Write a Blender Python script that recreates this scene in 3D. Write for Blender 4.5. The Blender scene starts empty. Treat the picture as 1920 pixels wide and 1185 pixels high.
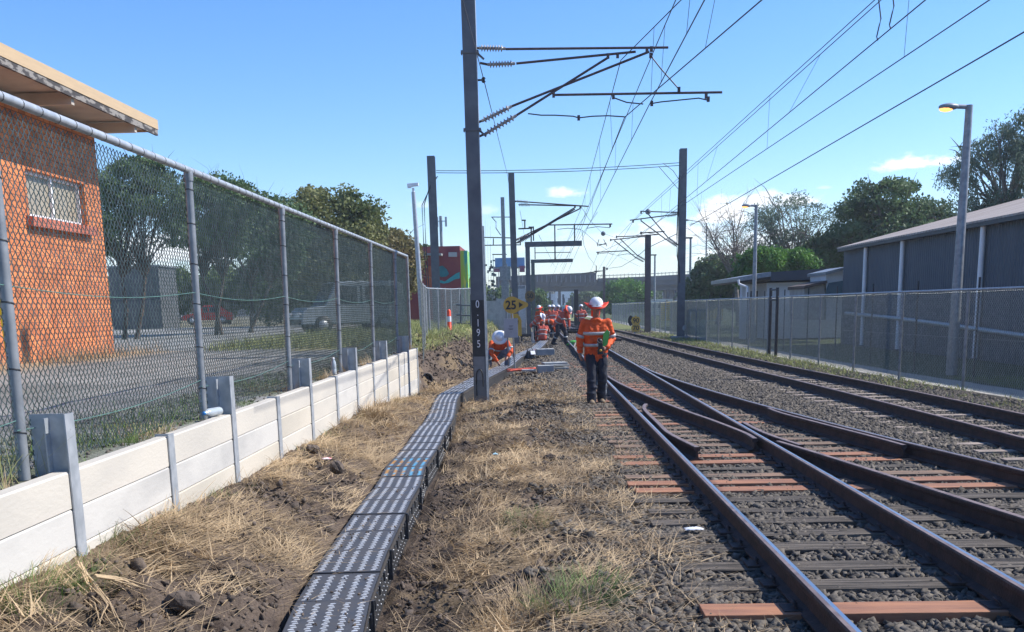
import bpy, bmesh, math, random
import numpy as np
from mathutils import Vector, Matrix
random.seed(7); rng = np.random.default_rng(11)
scene = bpy.context.scene
COL = scene.collection
PI = math.pi
R = math.radians

# ------------------------------------------------------------------ camera
FPX, CX, CY, CZ = 1923.0, 960.0, 960.0, 1.68
def _v(x, y):
    return Vector((x - CX, CY - y, -FPX)).normalized()
_roll = R(1.2)
_Y = _v(1003, 575); _b = _v(2003, 575 - 1000 * math.tan(_roll))
_Z = _b.cross(_Y)
if _Z.y < 0: _Z = -_Z
_Z.normalize(); _X = _Y.cross(_Z)
RW = Matrix((_X, _Y, _Z))                     # camera frame -> world
def ray(x, y): return RW @ _v(x, y)
def G(x, y, z=0.0):                           # point of height z seen at a photo pixel
    d = ray(x, y); t = (z - CZ) / d.z
    return d * t + Vector((0, 0, CZ))
def P(x, y, Y):                               # point at distance Y seen at a photo pixel
    d = ray(x, y); return d * (Y / d.y) + Vector((0, 0, CZ))
cam = bpy.data.cameras.new('camera'); camo = bpy.data.objects.new('camera', cam)
COL.objects.link(camo)
cam.sensor_width = 36.0; cam.lens = 36.0 * FPX / 1920.0
cam.shift_y = (CY - 592.5) / 1920.0
cam.clip_start = 0.1; cam.clip_end = 6000
camo.matrix_world = Matrix.Translation((0, 0, CZ)) @ RW.to_4x4()
scene.camera = camo
scene.render.resolution_x = 1024; scene.render.resolution_y = 632

# ------------------------------------------------------------------ light
SUN_EL, SUN_AZ = R(44), R(79)                 # azimuth measured from +Y towards +X
scene.view_settings.view_transform = 'Standard'; scene.view_settings.look = 'None'
scene.view_settings.gamma = 1.0; scene.view_settings.exposure = 0.42
sun = bpy.data.lights.new('sun', 'SUN'); sun.energy = 5.0; sun.angle = R(0.55); sun.color = (1.0, 0.955, 0.88)
suno = bpy.data.objects.new('sun', sun); COL.objects.link(suno)
sd = Vector((math.cos(SUN_EL) * math.sin(SUN_AZ), math.cos(SUN_EL) * math.cos(SUN_AZ), math.sin(SUN_EL)))
suno.rotation_euler = sd.to_track_quat('Z', 'Y').to_euler()

world = bpy.data.worlds.new('World'); scene.world = world; world.use_nodes = True
wn = world.node_tree.nodes; wl = world.node_tree.links; wn.clear()
def wnode(t, **k):
    n = wn.new(t)
    for a, b in k.items(): setattr(n, a, b)
    return n
def wmath(op, a, b=None, c=None):
    n = wnode('ShaderNodeMath', operation=op)
    for i, q in enumerate((a, b, c)):
        if q is None: continue
        if isinstance(q, (int, float)): n.inputs[i].default_value = q
        else: wl.new(q, n.inputs[i])
    return n.outputs[0]
out = wnode('ShaderNodeOutputWorld'); bg = wnode('ShaderNodeBackground'); bg.inputs[1].default_value = 0.145
wl.new(bg.outputs[0], out.inputs[0])
sky = wnode('ShaderNodeTexSky', sky_type='NISHITA'); sky.sun_disc = False
sky.sun_elevation = SUN_EL; sky.sun_rotation = SUN_AZ
sky.altitude = 0; sky.air_density = 1.0; sky.dust_density = 0.35; sky.ozone_density = 4.0
tc = wnode('ShaderNodeTexCoord'); sep = wnode('ShaderNodeSeparateXYZ'); wl.new(tc.outputs['Generated'], sep.inputs[0])
vx, vy, vz = sep.outputs
az = wmath('ARCTAN2', vx, vy); el = wmath('ARCSINE', vz)
nz = wnode('ShaderNodeTexNoise'); nz.inputs['Scale'].default_value = 38; nz.inputs['Detail'].default_value = 7; nz.inputs['Roughness'].default_value = 0.6
mp = wnode('ShaderNodeMapping'); mp.inputs['Scale'].default_value = (1, 1, 2.0)
wl.new(tc.outputs['Generated'], mp.inputs[0]); wl.new(mp.outputs[0], nz.inputs[0])
nzf = wmath('SUBTRACT', nz.outputs[0], 0.5)
total = None
# (photo x, photo y, half width px, half height px, strength): the small cumulus clouds
for (cx_, cy_, sw, sh, st) in ((1064, 362, 36, 15, .8), (1716, 308, 78, 20, 1.0), (1345, 406, 80, 32, 1.0), (1270, 445, 150, 34, .7),
                               (1440, 380, 90, 26, .9), (800, 385, 36, 12, .3), (905, 395, 30, 14, .3), (290, 475, 200, 55, .9),
                               (1546, 352, 16, 5, .3), (1130, 460, 220, 34, .32), (1420, 470, 140, 40, .8)):
    d = ray(cx_, cy_); a0 = math.atan2(d.x, d.y); e0 = math.asin(d.z)
    dx = wmath('DIVIDE', wmath('SUBTRACT', az, a0), sw / FPX); dy = wmath('DIVIDE', wmath('SUBTRACT', el, e0), sh / FPX)
    low = wmath('MULTIPLY', wmath('LESS_THAN', dy, 0.0), 0.9)          # flatter undersides
    dy = wmath('MULTIPLY', dy, wmath('ADD', low, 1.0))
    r2 = wmath('ADD', wmath('MULTIPLY', dx, dx), wmath('MULTIPLY', dy, dy))
    dd = wmath('ADD', wmath('SUBTRACT', 1.0, wmath('SQRT', r2)), wmath('MULTIPLY', nzf, 2.6))
    ss = wnode('ShaderNodeMapRange', interpolation_type='SMOOTHSTEP'); wl.new(dd, ss.inputs[0])
    ss.inputs[1].default_value = 0.0; ss.inputs[2].default_value = 0.75; ss.inputs[4].default_value = st
    total = ss.outputs[0] if total is None else wmath('MAXIMUM', total, ss.outputs[0])
mixc = wnode('ShaderNodeMix', data_type='RGBA'); wl.new(total, mixc.inputs[0])
wl.new(sky.outputs[0], mixc.inputs[6]); mixc.inputs[7].default_value = (6.6, 6.8, 7.1, 1)
hs = wnode('ShaderNodeHueSaturation'); hs.inputs[1].default_value = 1.2; wl.new(sky.outputs[0], hs.inputs[4])
tint = wnode('ShaderNodeMix', data_type='RGBA', blend_type='MULTIPLY'); tint.inputs[0].default_value = 1.0; wl.new(hs.outputs[0], tint.inputs[6]); tint.inputs[7].default_value = (.98, 1.0, 1.14, 1)
wl.new(tint.outputs[2], mixc.inputs[6])
wl.new(mixc.outputs[2], bg.inputs[0])

# ------------------------------------------------------------------ materials
def lin(h):
    h = h.lstrip('#'); c = [int(h[i:i + 2], 16) / 255 for i in (0, 2, 4)]
    return tuple(((x + .055) / 1.055) ** 2.4 if x > .04045 else x / 12.92 for x in c)
MATS = {}
def mat(name, c1, c2=None, scale=6.0, rough=0.7, metal=0.0, bump=0.0, bscale=None, stretch=(1, 1, 1), emit=None, detail=5, spec=0.5, trans=0.0, contrast=(0.35, 0.65)):
    if name in MATS: return MATS[name]
    m = bpy.data.materials.new(name); m.use_nodes = True; MATS[name] = m
    N = m.node_tree.nodes; L = m.node_tree.links; b = N['Principled BSDF']
    c2 = c2 or tuple(min(1, x * 0.72) for x in c1)
    t = N.new('ShaderNodeTexCoord'); mpn = N.new('ShaderNodeMapping'); mpn.inputs['Scale'].default_value = stretch
    L.new(t.outputs['Object'], mpn.inputs[0])
    n = N.new('ShaderNodeTexNoise'); n.inputs['Scale'].default_value = scale; n.inputs['Detail'].default_value = detail; L.new(mpn.outputs[0], n.inputs[0])
    mr = N.new('ShaderNodeMapRange'); mr.inputs[1].default_value = contrast[0]; mr.inputs[2].default_value = contrast[1]; L.new(n.outputs[0], mr.inputs[0])
    mx = N.new('ShaderNodeMix'); mx.data_type = 'RGBA'; L.new(mr.outputs[0], mx.inputs[0])
    mx.inputs[6].default_value = (*c1, 1); mx.inputs[7].default_value = (*c2, 1)
    L.new(mx.outputs[2], b.inputs['Base Color'])
    b.inputs['Roughness'].default_value = rough; b.inputs['Metallic'].default_value = metal
    b.inputs['Specular IOR Level'].default_value = spec
    if bump:
        n2 = N.new('ShaderNodeTexNoise'); n2.inputs['Scale'].default_value = bscale or scale * 3; n2.inputs['Detail'].default_value = 6; L.new(mpn.outputs[0], n2.inputs[0])
        bp = N.new('ShaderNodeBump'); bp.inputs['Strength'].default_value = bump; bp.inputs['Distance'].default_value = 0.02
        L.new(n2.outputs[0], bp.inputs['Height']); L.new(bp.outputs[0], b.inputs['Normal'])
    if emit:
        b.inputs['Emission Color'].default_value = (*emit[0], 1); b.inputs['Emission Strength'].default_value = emit[1]
    if trans:
        tr = N.new('ShaderNodeBsdfTranslucent'); L.new(mx.outputs[2], tr.inputs[0])
        ms = N.new('ShaderNodeMixShader'); ms.inputs[0].default_value = trans
        L.new(b.outputs[0], ms.inputs[1]); L.new(tr.outputs[0], ms.inputs[2]); L.new(ms.outputs[0], N['Material Output'].inputs[0])
    return m
M = dict(
    galv=mat('galvanised', (.30, .32, .34), (.20, .22, .24), 9, .5, .35, .05),
    galv_pale=mat('galvanised_pale', (.46, .49, .52), (.34, .37, .40), 14, .45, .3),
    wire=mat('fence_wire', (.13, .18, .175), (.05, .09, .085), 12, .45, .5),
    wire_grey=mat('fence_wire_grey', (.34, .375, .37), (.20, .235, .235), 12, .4, .4),
    mast=mat('mast_steel', (.13, .145, .16), (.09, .10, .115), 3, .55, .25, .04, 20),
    mast_brown=mat('mast_steel_brown', (.13, .10, .10), (.09, .07, .075), 3, .6, .2),
    black=mat('black_paint', (.016, .018, .022), (.026, .028, .032), 14, .55),
    dark=mat('dark_metal', (.045, .05, .06), (.03, .03, .035), 6, .5, .3),
    rust=mat('rusty_rail', (.062, .038, .031), (.030, .020, .018), 9, .75, .1, .35, 60),
    railtop=mat('polished_rail', (.52, .55, .6), (.34, .35, .38), 4, .28, .9, 0, None, (1, .15, 1)),
    railrust=mat('dull_rail_top', (.27, .20, .175), (.17, .12, .105), 10, .55, .3),
    tube=mat('cantilever_tube', (.10, .07, .07), (.06, .045, .05), 8, .55, .2),
    cable=mat('overhead_cable', (.05, .055, .07), (.035, .04, .05), 5, .5, .4),
    insul=mat('porcelain', (.36, .34, .32), (.24, .22, .21), 10, .3),
    panel=mat('wall_concrete', (.54, .50, .43), (.43, .405, .36), 1.7, .85, 0, .12, 30, (1, .6, 1.6), contrast=(.4, .75)),
    conc=mat('concrete', (.36, .36, .35), (.27, .27, .27), 2.5, .85, 0, .15, 25),
    conc_pale=mat('concrete_pale', (.40, .41, .40), (.29, .30, .30), 4, .85, 0, .1),
    orange=mat('orange_cloth', (.86, .125, .02), (.62, .075, .012), 7, .75, 0, .5, 14, trans=.12),
    redorange=mat('faded_red_cloth', (.62, .10, .055), (.42, .07, .05), 7, .8, 0, .3, 14),
    brim=mat('orange_brim', (1.0, .10, .03), (.85, .06, .02), 8, .5, trans=.35),
    silver=mat('reflective_tape', (.46, .47, .46), (.36, .37, .37), 20, .4, .1),
    navy=mat('navy_trousers', (.018, .024, .042), (.012, .014, .022), 9, .85, 0, .6, 16),
    jeans=mat('blue_jeans', (.20, .28, .40), (.09, .14, .22), 9, .85, 0, .4, 16),
    white=mat('white_plastic', (.78, .79, .82), (.70, .71, .74), 4, .35),
    skin=mat('skin', (.30, .15, .105), (.22, .105, .075), 10, .55),
    leather=mat('tan_boot_leather', (.27, .20, .12), (.15, .11, .07), 12, .75),
    green=mat('green_plastic', (.10, .42, .07), (.08, .34, .06), 6, .5),
    yellow=mat('yellow_sign', (.66, .40, .05), (.54, .32, .05), 5, .5),
    bright_yellow=mat('yellow_paint', (.85, .80, .02), (.75, .70, .02), 5, .45),
    flag_orange=mat('bollard_orange', (.95, .09, .02), (.85, .07, .02), 8, .5),
    straw=mat('dry_straw', (.64, .475, .28), (.27, .19, .11), 1.6, .8, trans=.2, detail=8),
    straw2=mat('dry_straw_dark', (.26, .18, .10), (.13, .09, .055), 1.5, .85),
    grass=mat('green_grass', (.16, .24, .06), (.09, .15, .04), 2, .7, trans=.25),
    grass_dry=mat('pale_grass', (.36, .36, .14), (.22, .26, .09), 1.5, .75, trans=.25),
    stone=mat('ballast_stone', (.152, .130, .105), (.034, .030, .026), 13, .9, 0, .12, 80, contrast=(.36, .66)),
    soil=mat('soil_clod', (.135, .102, .078), (.062, .047, .037), 9, .95, 0, .6, 40),
    bark=mat('bark', (.13, .10, .08), (.07, .055, .045), 8, .9, 0, .4),
    bark_grey=mat('bark_grey', (.26, .23, .20), (.15, .13, .12), 5, .9),
    window=mat('window_glass', (.05, .06, .075), (.04, .045, .06), 3, .12),
)
# ------------------------------------------------------------------ builders
def link(o, parent=None):
    COL.objects.link(o)
    if parent: o.parent = parent
    return o
def empty(name, loc=(0, 0, 0), rz=0.0):
    o = bpy.data.objects.new(name, None); o.location = loc; o.rotation_euler = (0, 0, rz); o.empty_display_size = .2
    return link(o)
def tag(o, label=None, cat=None, group=None, kind=None):
    if label: o['label'] = label
    if cat: o['category'] = cat
    if group: o['group'] = group
    if kind: o['kind'] = kind
    return o
def thing(name, label, cat, loc=(0, 0, 0), rz=0.0, group=None): return tag(empty(name, loc, rz), label, cat, group)
def npmesh(name, V, Fq, m, parent=None, smooth=False, n=4):
    V = np.asarray(V, np.float32); Fq = np.asarray(Fq, np.int32)
    me = bpy.data.meshes.new(name); me.vertices.add(len(V)); me.vertices.foreach_set('co', V.ravel())
    k = Fq.shape[1]; me.loops.add(Fq.size); me.loops.foreach_set('vertex_index', Fq.ravel())
    me.polygons.add(len(Fq)); me.polygons.foreach_set('loop_start', np.arange(0, Fq.size, k, dtype=np.int32))
    me.polygons.foreach_set('loop_total', np.full(len(Fq), k, np.int32))
    if smooth: me.polygons.foreach_set('use_smooth', np.ones(len(Fq), bool))
    me.update(calc_edges=True)
    if m: me.materials.append(m)
    return link(bpy.data.objects.new(name, me), parent)
class MB:
    def __init__(s): s.v = []; s.f = []; s.mi = []; s.sm = []; s.cur = 0
    def add(s, vs, fs, smooth=False):
        o = len(s.v); s.v += [tuple(q) for q in vs]
        for f in fs: s.f.append([i + o for i in f]); s.mi.append(s.cur); s.sm.append(smooth)
        return s
    def box(s, c, d, rz=0.0, rx=0.0, ry=0.0, taper=1.0):
        c = Vector(c); hx, hy, hz = d[0] / 2, d[1] / 2, d[2] / 2
        Q = Matrix.Rotation(rz, 3, 'Z') @ Matrix.Rotation(ry, 3, 'Y') @ Matrix.Rotation(rx, 3, 'X')
        vs = [c + Q @ Vector((x * hx * (taper if z > 0 else 1), y * hy * (taper if z > 0 else 1), z * hz)) for z in (-1, 1) for y in (-1, 1) for x in (-1, 1)]
        return s.add(vs, [(0, 2, 3, 1), (4, 5, 7, 6), (0, 1, 5, 4), (2, 6, 7, 3), (0, 4, 6, 2), (1, 3, 7, 5)])
    def ring(s, p, t, r, n, up=None, ry=None):
        t = t.normalized(); a = t.cross(up or Vector((0, 0, 1)))
        if a.length < 1e-3: a = t.cross(Vector((1, 0, 0)))
        a.normalize(); b = a.cross(t); ry = ry or r
        return [p + a * (math.cos(2 * PI * i / n) * r) + b * (math.sin(2 * PI * i / n) * ry) for i in range(n)]
    def path(s, pts, r, n=6, cap=True, smooth=True):
        pts = [Vector(p) for p in pts]; rs = r if isinstance(r, (list, tuple)) else [r] * len(pts); vs = []
        for i, p in enumerate(pts):
            t = pts[min(i + 1, len(pts) - 1)] - pts[max(i - 1, 0)]; vs += s.ring(p, t, rs[i], n)
        fs = [(i * n + j, i * n + (j + 1) % n, (i + 1) * n + (j + 1) % n, (i + 1) * n + j) for i in range(len(pts) - 1) for j in range(n)]
        s.add(vs, fs, smooth)
        if cap: s.add(vs[:n], [list(range(n))[::-1]]); s.add(vs[-n:], [list(range(n))])
        return s
    def tube(s, a, b, r, r2=None, n=8): return s.path([a, b], [r, r if r2 is None else r2], n)
    def prism(s, poly, y0, y1, mtx=None):         # poly in (x, z), extruded along y
        n = len(poly); vs = [(x, y0, z) for x, z in poly] + [(x, y1, z) for x, z in poly]
        if mtx: vs = [mtx @ Vector(q) for q in vs]
        return s.add(vs, [list(range(n)), [n + i for i in range(n)][::-1]] + [(i, n + i, n + (i + 1) % n, (i + 1) % n) for i in range(n)])
    def lathe(s, prof, c, axis=(0, 0, 1), n=16, smooth=True, sx=1.0, sy=1.0):   # prof: (r, h)
        ax = Vector(axis).normalized(); c = Vector(c); a = ax.cross(Vector((0, 0, 1)))
        if a.length < 1e-3: a = Vector((1, 0, 0))
        a.normalize(); b = ax.cross(a); vs = []
        for r, h in prof:
            r = max(r, 1e-4); vs += [c + ax * h + a * (math.cos(2 * PI * i / n) * r * sx) + b * (math.sin(2 * PI * i / n) * r * sy) for i in range(n)]
        return s.add(vs, [(i * n + j, i * n + (j + 1) % n, (i + 1) * n + (j + 1) % n, (i + 1) * n + j) for i in range(len(prof) - 1) for j in range(n)], smooth)
    def ball(s, c, r, n=10, m=7):
        r = r if isinstance(r, (tuple, list)) else (r, r, r); c = Vector(c)
        vs = [c + Vector((r[0] * math.sin(PI * i / m) * math.cos(2 * PI * j / n), r[1] * math.sin(PI * i / m) * math.sin(2 * PI * j / n), r[2] * math.cos(PI * i / m))) if 0 < i < m else c + Vector((0, 0, r[2] * (1 if i == 0 else -1))) for i in range(m + 1) for j in (range(n) if 0 < i < m else [0])]
        fs = [(0, 1 + j, 1 + (j + 1) % n) for j in range(n)]
        for i in range(m - 2):
            for j in range(n): a = 1 + i * n; fs.append((a + j, a + n + j, a + n + (j + 1) % n, a + (j + 1) % n))
        L = 1 + (m - 1) * n; fs += [(L, L - n + (j + 1) % n, L - n + j) for j in range(n)]
        return s.add(vs, fs, True)
    def build(s, name, m, parent=None, bevel=0.0):
        me = bpy.data.meshes.new(name); me.from_pydata(s.v, [], s.f); me.update()
        for q in (m if isinstance(m, (list, tuple)) else [m]): me.materials.append(q)
        me.polygons.foreach_set('material_index', s.mi); me.polygons.foreach_set('use_smooth', s.sm)
        o = link(bpy.data.objects.new(name, me), parent)
        if bevel:
            b = o.modifiers.new('bevel', 'BEVEL'); b.width = bevel; b.segments = 2; b.limit_method = 'ANGLE'; b.angle_limit = R(50)
        return o
def copy_tree(o, parent=None):
    c = o.copy(); COL.objects.link(c)
    if parent: c.parent = parent
    for ch in list(o.children): copy_tree(ch, c)
    return c
def text(name, s, m, parent, loc, rot, size, depth=.002, space=1.0, sx=1.0, bold=.0):
    cu = bpy.data.curves.new('lettering', 'FONT'); cu.body = s; cu.size = size; cu.extrude = depth; cu.align_x = 'CENTER'; cu.align_y = 'CENTER'; cu.space_line = space; cu.offset = bold
    t = bpy.data.objects.new('t', cu); COL.objects.link(t)
    me = bpy.data.meshes.new_from_object(t.evaluated_get(bpy.context.evaluated_depsgraph_get()))
    bpy.data.objects.remove(t); me.materials.clear(); me.materials.append(m)
    o = link(bpy.data.objects.new(name, me), parent); o.location = loc; o.rotation_euler = rot; o.scale = (sx, 1, 1)
    return o
ORD = ['first', 'second', 'third', 'fourth', 'fifth', 'sixth', 'seventh', 'eighth', 'ninth', 'tenth', 'eleventh', 'twelfth', 'thirteenth', 'fourteenth', 'fifteenth', 'sixteenth', 'seventeenth', 'eighteenth', 'nineteenth', 'twentieth', 'twenty-first', 'twenty-second', 'twenty-third', 'twenty-fourth', 'twenty-fifth', 'twenty-sixth', 'twenty-seventh', 'twenty-eighth']
# value noise
def _hash(ix, iy, seed):
    h = (ix.astype(np.int64) * 374761393 + iy.astype(np.int64) * 668265263 + seed * 1442695041) & 0x7fffffff
    h = (h ^ (h >> 13)) * 1274126177 & 0x7fffffff
    return ((h ^ (h >> 16)) & 0xffff) / 65535.0
def vnoise(x, y, seed=0):
    ix = np.floor(x); iy = np.floor(y); fx = x - ix; fy = y - iy; fx = fx * fx * (3 - 2 * fx); fy = fy * fy * (3 - 2 * fy)
    a = _hash(ix, iy, seed); b = _hash(ix + 1, iy, seed); c = _hash(ix, iy + 1, seed); d = _hash(ix + 1, iy + 1, seed)
    return (a * (1 - fx) + b * fx) * (1 - fy) + (c * (1 - fx) + d * fx) * fy
def fbm(x, y, s=1.0, o=4, seed=0, g=.5):
    t = 0; a = 1.0; n = 0
    for k in range(o): t = t + a * vnoise(x * s, y * s, seed + k * 17); n += a; a *= g; s *= 2.03
    return t / n
def sstep(x, a, b):
    t = np.clip((x - a) / (b - a), 0, 1); return t * t * (3 - 2 * t)

# ------------------------------------------------------------------ layout curves
DUCT_PX = [(560, 1330), (605, 1185), (625, 1126), (664, 1045), (698, 986), (725, 940), (749, 906), (759, 877), (775, 857), (792, 836), (814, 800), (826, 781), (836, 748), (843, 737), (862, 727), (885, 714), (920, 698), (945, 686), (968, 668), (1006, 651), (1022, 636)]
DUCT = [G(x, y, .08) for x, y in DUCT_PX]
_dy = np.array([p.y for p in DUCT]); _dx = np.array([p.x for p in DUCT])
def duct_x(Y): return np.interp(Y, _dy, _dx)
_ks = [(-10, 3.0), (3, 5.4), (4, 4.1 + .0), (6.3, 3.6), (7.7, 3.33), (9, 3.15), (10.3, 2.93), (12, 2.6), (13.2, 2.42), (15, 2.17), (18.4, 1.84), (21.6, 1.62), (25, 1.53), (27, 1.49)]
B1 = [(5.2, 2.0), (4.6, 3.2), (4.05, 4.6), (3.6, 6.3), (3.36, 7.6), (3.13, 9.0), (2.90, 10.4), (2.62, 12.0), (2.42, 13.3), (2.18, 15.0), (1.99, 16.7), (1.84, 18.4), (1.70, 20.2), (1.60, 22.2), (1.56, 24.4), (1.555, 26.5)]
B2 = [(6.5, 2.0), (5.9, 3.2), (5.25, 4.9), (4.80, 6.7), (4.53, 8.2), (4.27, 9.8), (4.03, 11.2), (3.78, 12.9), (3.55, 14.6), (3.32, 16.5), (3.11, 18.5), (2.93, 20.6), (2.78, 22.6), (2.69, 24.6), (2.665, 26.5)]
CC = [(6.0, 2.0), (5.97, 10), (5.88, 15), (5.74, 20), (5.53, 25), (5.33, 31), (5.1, 39), (4.85, 50), (4.55, 64), (4.1, 82), (3.4, 105), (2.8, 130), (2.4, 170), (2.3, 240)]
def c_x(Y): return np.interp(Y, [q[1] for q in CC], [q[0] for q in CC])
def b2_x(Y): return np.interp(Y, [q[1] for q in B2], [q[0] for q in B2])
RF = [(8.75, 4), (8.6, 12), (8.3, 18), (7.95, 24), (7.8, 33), (7.7, 45), (7.7, 60), (8.0, 80), (8.2, 112)]
def rf_x(Y): return np.interp(Y, [q[1] for q in RF], [q[0] for q in RF])
WALL_END = 22.2
def smooth_pts(pts, n=6):
    P_ = [Vector((p[0], p[1], 0)) for p in pts]; out_ = []
    for i in range(len(P_) - 1):
        a, b, c, d = P_[max(i - 1, 0)], P_[i], P_[i + 1], P_[min(i + 2, len(P_) - 1)]
        for k in range(n):
            t = k / n
            out_.append(.5 * ((2 * b) + (c - a) * t + (2 * a - 5 * b + 4 * c - d) * t * t + (3 * b - a - 3 * c + d) * t ** 3))
    return out_ + [P_[-1]]

def ground_z(X, Y):
    X = np.asarray(X, float); Y = np.asarray(Y, float)
    dxc = duct_x(np.clip(Y, 2, 48)); zw = np.interp(Y, [4.5, 5.2, 8, 14, 17, 19, 22, 25], [.47, .45, .33, .30, .2, .05, -.12, -.05])
    n1 = fbm(X, Y, 1.3, 3, 1) - .5; n2 = fbm(X, Y, 5, 4, 2, .6) - .5; n3 = fbm(X, Y, 22, 2, 3) - .5
    # left bank between wall and duct
    t = np.clip((X + 2.45) / (dxc - .24 + 2.45), 0, 1)
    rough = np.interp(Y, [0, 12, 30, 60], [1, 1, .8, .25])
    bank = zw * (1 - t) ** .9 + .03 * t + (n1 * .20 + n2 * .24 + n3 * .085) * np.sin(np.clip(t, .02, .985) * PI) ** .5 * rough * 1.0
    # right of the duct
    u = np.clip((X - dxc - .24) / 1.1, 0, 1)
    right = -.17 + .12 * sstep(u, 0, 1) + (n1 * .08 + n2 * .18 + n3 * .07) * (1 - .75 * sstep(X, .0, .8)) * rough
    ball_ = -.036 + n1 * .045 + n2 * .03
    z = np.where(X < dxc - .24, bank, np.where(X < dxc + .24, -.2, right))
    z = np.where(Y > 47, -.05 + n1 * .05, z)
    k = sstep(X, .3, .95); z = z * (1 - k) + ball_ * k
    # dip between the last track and the fence
    k2 = sstep(X, c_x(Y) + 1.1, c_x(Y) + 1.9); z = z * (1 - k2) + (-.06 + n1 * .03) * k2
    # upper terrace on the left
    ter = .86 + n1 * .05
    e0 = np.where(Y < WALL_END, -2.53, np.interp(Y, [22.2, 25, 36, 50, 70, 200], [-2.75, -3.6, -3.0, -2.6, -2.5, -2.2]))
    e1 = np.where(Y < WALL_END, -2.49, np.interp(Y, [22.2, 23.2, 25.5, 30, 40, 60, 200], [-2.42, -2.25, -1.8, -1.65, -1.5, -1.4, -1.2]))
    s = 1 - np.clip((X - e0) / (e1 - e0), 0, 1); s2 = np.where(Y < WALL_END, s, s * s * (3 - 2 * s))
    amp = np.where((Y > WALL_END) & (Y < 42), np.sin(np.clip(s, 0, 1) * PI) ** .6, 0)
    terh = np.interp(Y, [60, 110], [1.0, .3])
    z = z * (1 - s2) + ter * s2 * terh + amp * (n2 * .42 + n1 * .35 + n3 * .06)
    mound = np.exp(-(((X + 2.7) / .9) ** 2 + ((Y - 27.5) / 2.6) ** 2)) * .18
    return z + np.where(Y > WALL_END, mound, 0)
# ------------------------------------------------------------------ ground sheet
xs = [-2.49, -2.53]
a = -2.49
while a < 3.4: a += .04; xs.append(a)
while a < 9.6: a += .09; xs.append(a)
st = .12
while a < 900: st *= 1.13; a += st; xs.append(a)
a = -2.53; st = .06
while a > -900: st *= 1.10; a -= st; xs.append(a)
xs = np.array(sorted(xs)); ys = list(np.arange(-8, 3.0, .5)); a = 3.0
while a < 62: a *= 1.0065; ys.append(a)
while a < 880: a *= 1.045; ys.append(a)
ys = np.array(sorted(ys + [WALL_END - .03]))
XX, YY = np.meshgrid(xs, ys); ZZ = ground_z(XX, YY)
far = np.clip((YY - 150) / 600, 0, 1); ZZ = ZZ * (1 - far)
nx, ny = len(xs), len(ys)
ii = (np.arange(ny - 1)[:, None] * nx + np.arange(nx - 1)[None, :]).ravel()
g = npmesh('ground', np.stack([XX.ravel(), YY.ravel(), ZZ.ravel()], 1), np.stack([ii, ii + 1, ii + nx + 1, ii + nx], 1), None, None, True)
tag(g, 'bare earth bank, ballast bed and car park ground under the railway', 'ground', None, 'structure')
def lerp3(c, d, t): return c * (1 - t[..., None]) + np.array(d) * t[..., None]
n_a = fbm(XX, YY, .9, 4, 31); n_b = fbm(XX, YY, 3.1, 4, 32); n_c = fbm(XX * 2, YY * .6, 2.0, 4, 33)
colr = np.zeros(XX.shape + (3,)) + np.array((.125, .094, .072))
colr = lerp3(colr, (.070, .052, .041), sstep(n_b, .45, .7))
colr = lerp3(colr, (.21, .155, .095), sstep(n_a * .6 + n_b * .4, .46, .60) * .8)
balm = sstep(XX + (n_b - .5) * .9, .15, .75); colr = lerp3(colr, (.045, .041, .038), balm)
colr = lerp3(colr, (.20, .19, .10), sstep(YY, 42, 60) * .55 * (1 - .5 * balm))
ters = np.where((XX < -2.5) & (YY < WALL_END + .3), 1.0, 0) * sstep(-XX, 2.5, 2.9)
lot = lerp3(np.zeros(XX.shape + (3,)) + np.array((.31, .305, .285)), (.19, .19, .18), sstep(n_a, .4, .7))
lot = lerp3(lot, (.36, .27, .17), sstep(XX, -9.2, -7.9) * 0 + sstep(-XX - (n_a - .5) * 1.2, 7.6, 8.3) * .85 * (YY < 23.5))
lot = lerp3(lot, (.14, .17, .06), np.exp(-((XX + 3.1) / .45) ** 2) * sstep(n_b, .42, .6))
colr = np.where(ters[..., None] > 0, lot, colr)
farl = (XX < -1.6) & (YY >= WALL_END)
gr = lerp3(np.zeros(XX.shape + (3,)) + np.array((.17, .20, .07)), (.34, .30, .15), sstep(n_a * .5 + n_b * .5, .4, .62))
gm = np.where(farl, sstep(ZZ, .62, .86), 0); colr = lerp3(colr, gr[0, 0], gm * 0); colr = colr * (1 - gm[..., None]) + gr * gm[..., None]
lotfar = (XX < -5.2 - .12 * (YY - 22)) & (YY >= WALL_END) & (YY < 110); colr = np.where(lotfar[..., None], lot * .95, colr)
# grass strip, concrete path and shaded lawn by the right fence
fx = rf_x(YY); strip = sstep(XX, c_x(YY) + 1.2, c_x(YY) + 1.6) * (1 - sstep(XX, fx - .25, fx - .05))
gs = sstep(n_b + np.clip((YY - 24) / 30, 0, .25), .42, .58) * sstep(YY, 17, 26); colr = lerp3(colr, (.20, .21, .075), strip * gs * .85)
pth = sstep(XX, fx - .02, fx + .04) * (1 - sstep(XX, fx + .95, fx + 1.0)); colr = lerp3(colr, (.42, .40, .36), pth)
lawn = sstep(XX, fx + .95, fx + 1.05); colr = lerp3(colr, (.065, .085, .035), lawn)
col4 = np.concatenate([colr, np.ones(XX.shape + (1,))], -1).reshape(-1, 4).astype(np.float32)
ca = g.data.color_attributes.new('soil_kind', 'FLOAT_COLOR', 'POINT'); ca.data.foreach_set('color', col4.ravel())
gmx = bpy.data.materials.new('ground_mix'); gmx.use_nodes = True; N = gmx.node_tree.nodes; L = gmx.node_tree.links; b = N['Principled BSDF']
at = N.new('ShaderNodeVertexColor'); at.layer_name = 'soil_kind'; t = N.new('ShaderNodeTexCoord')
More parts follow.
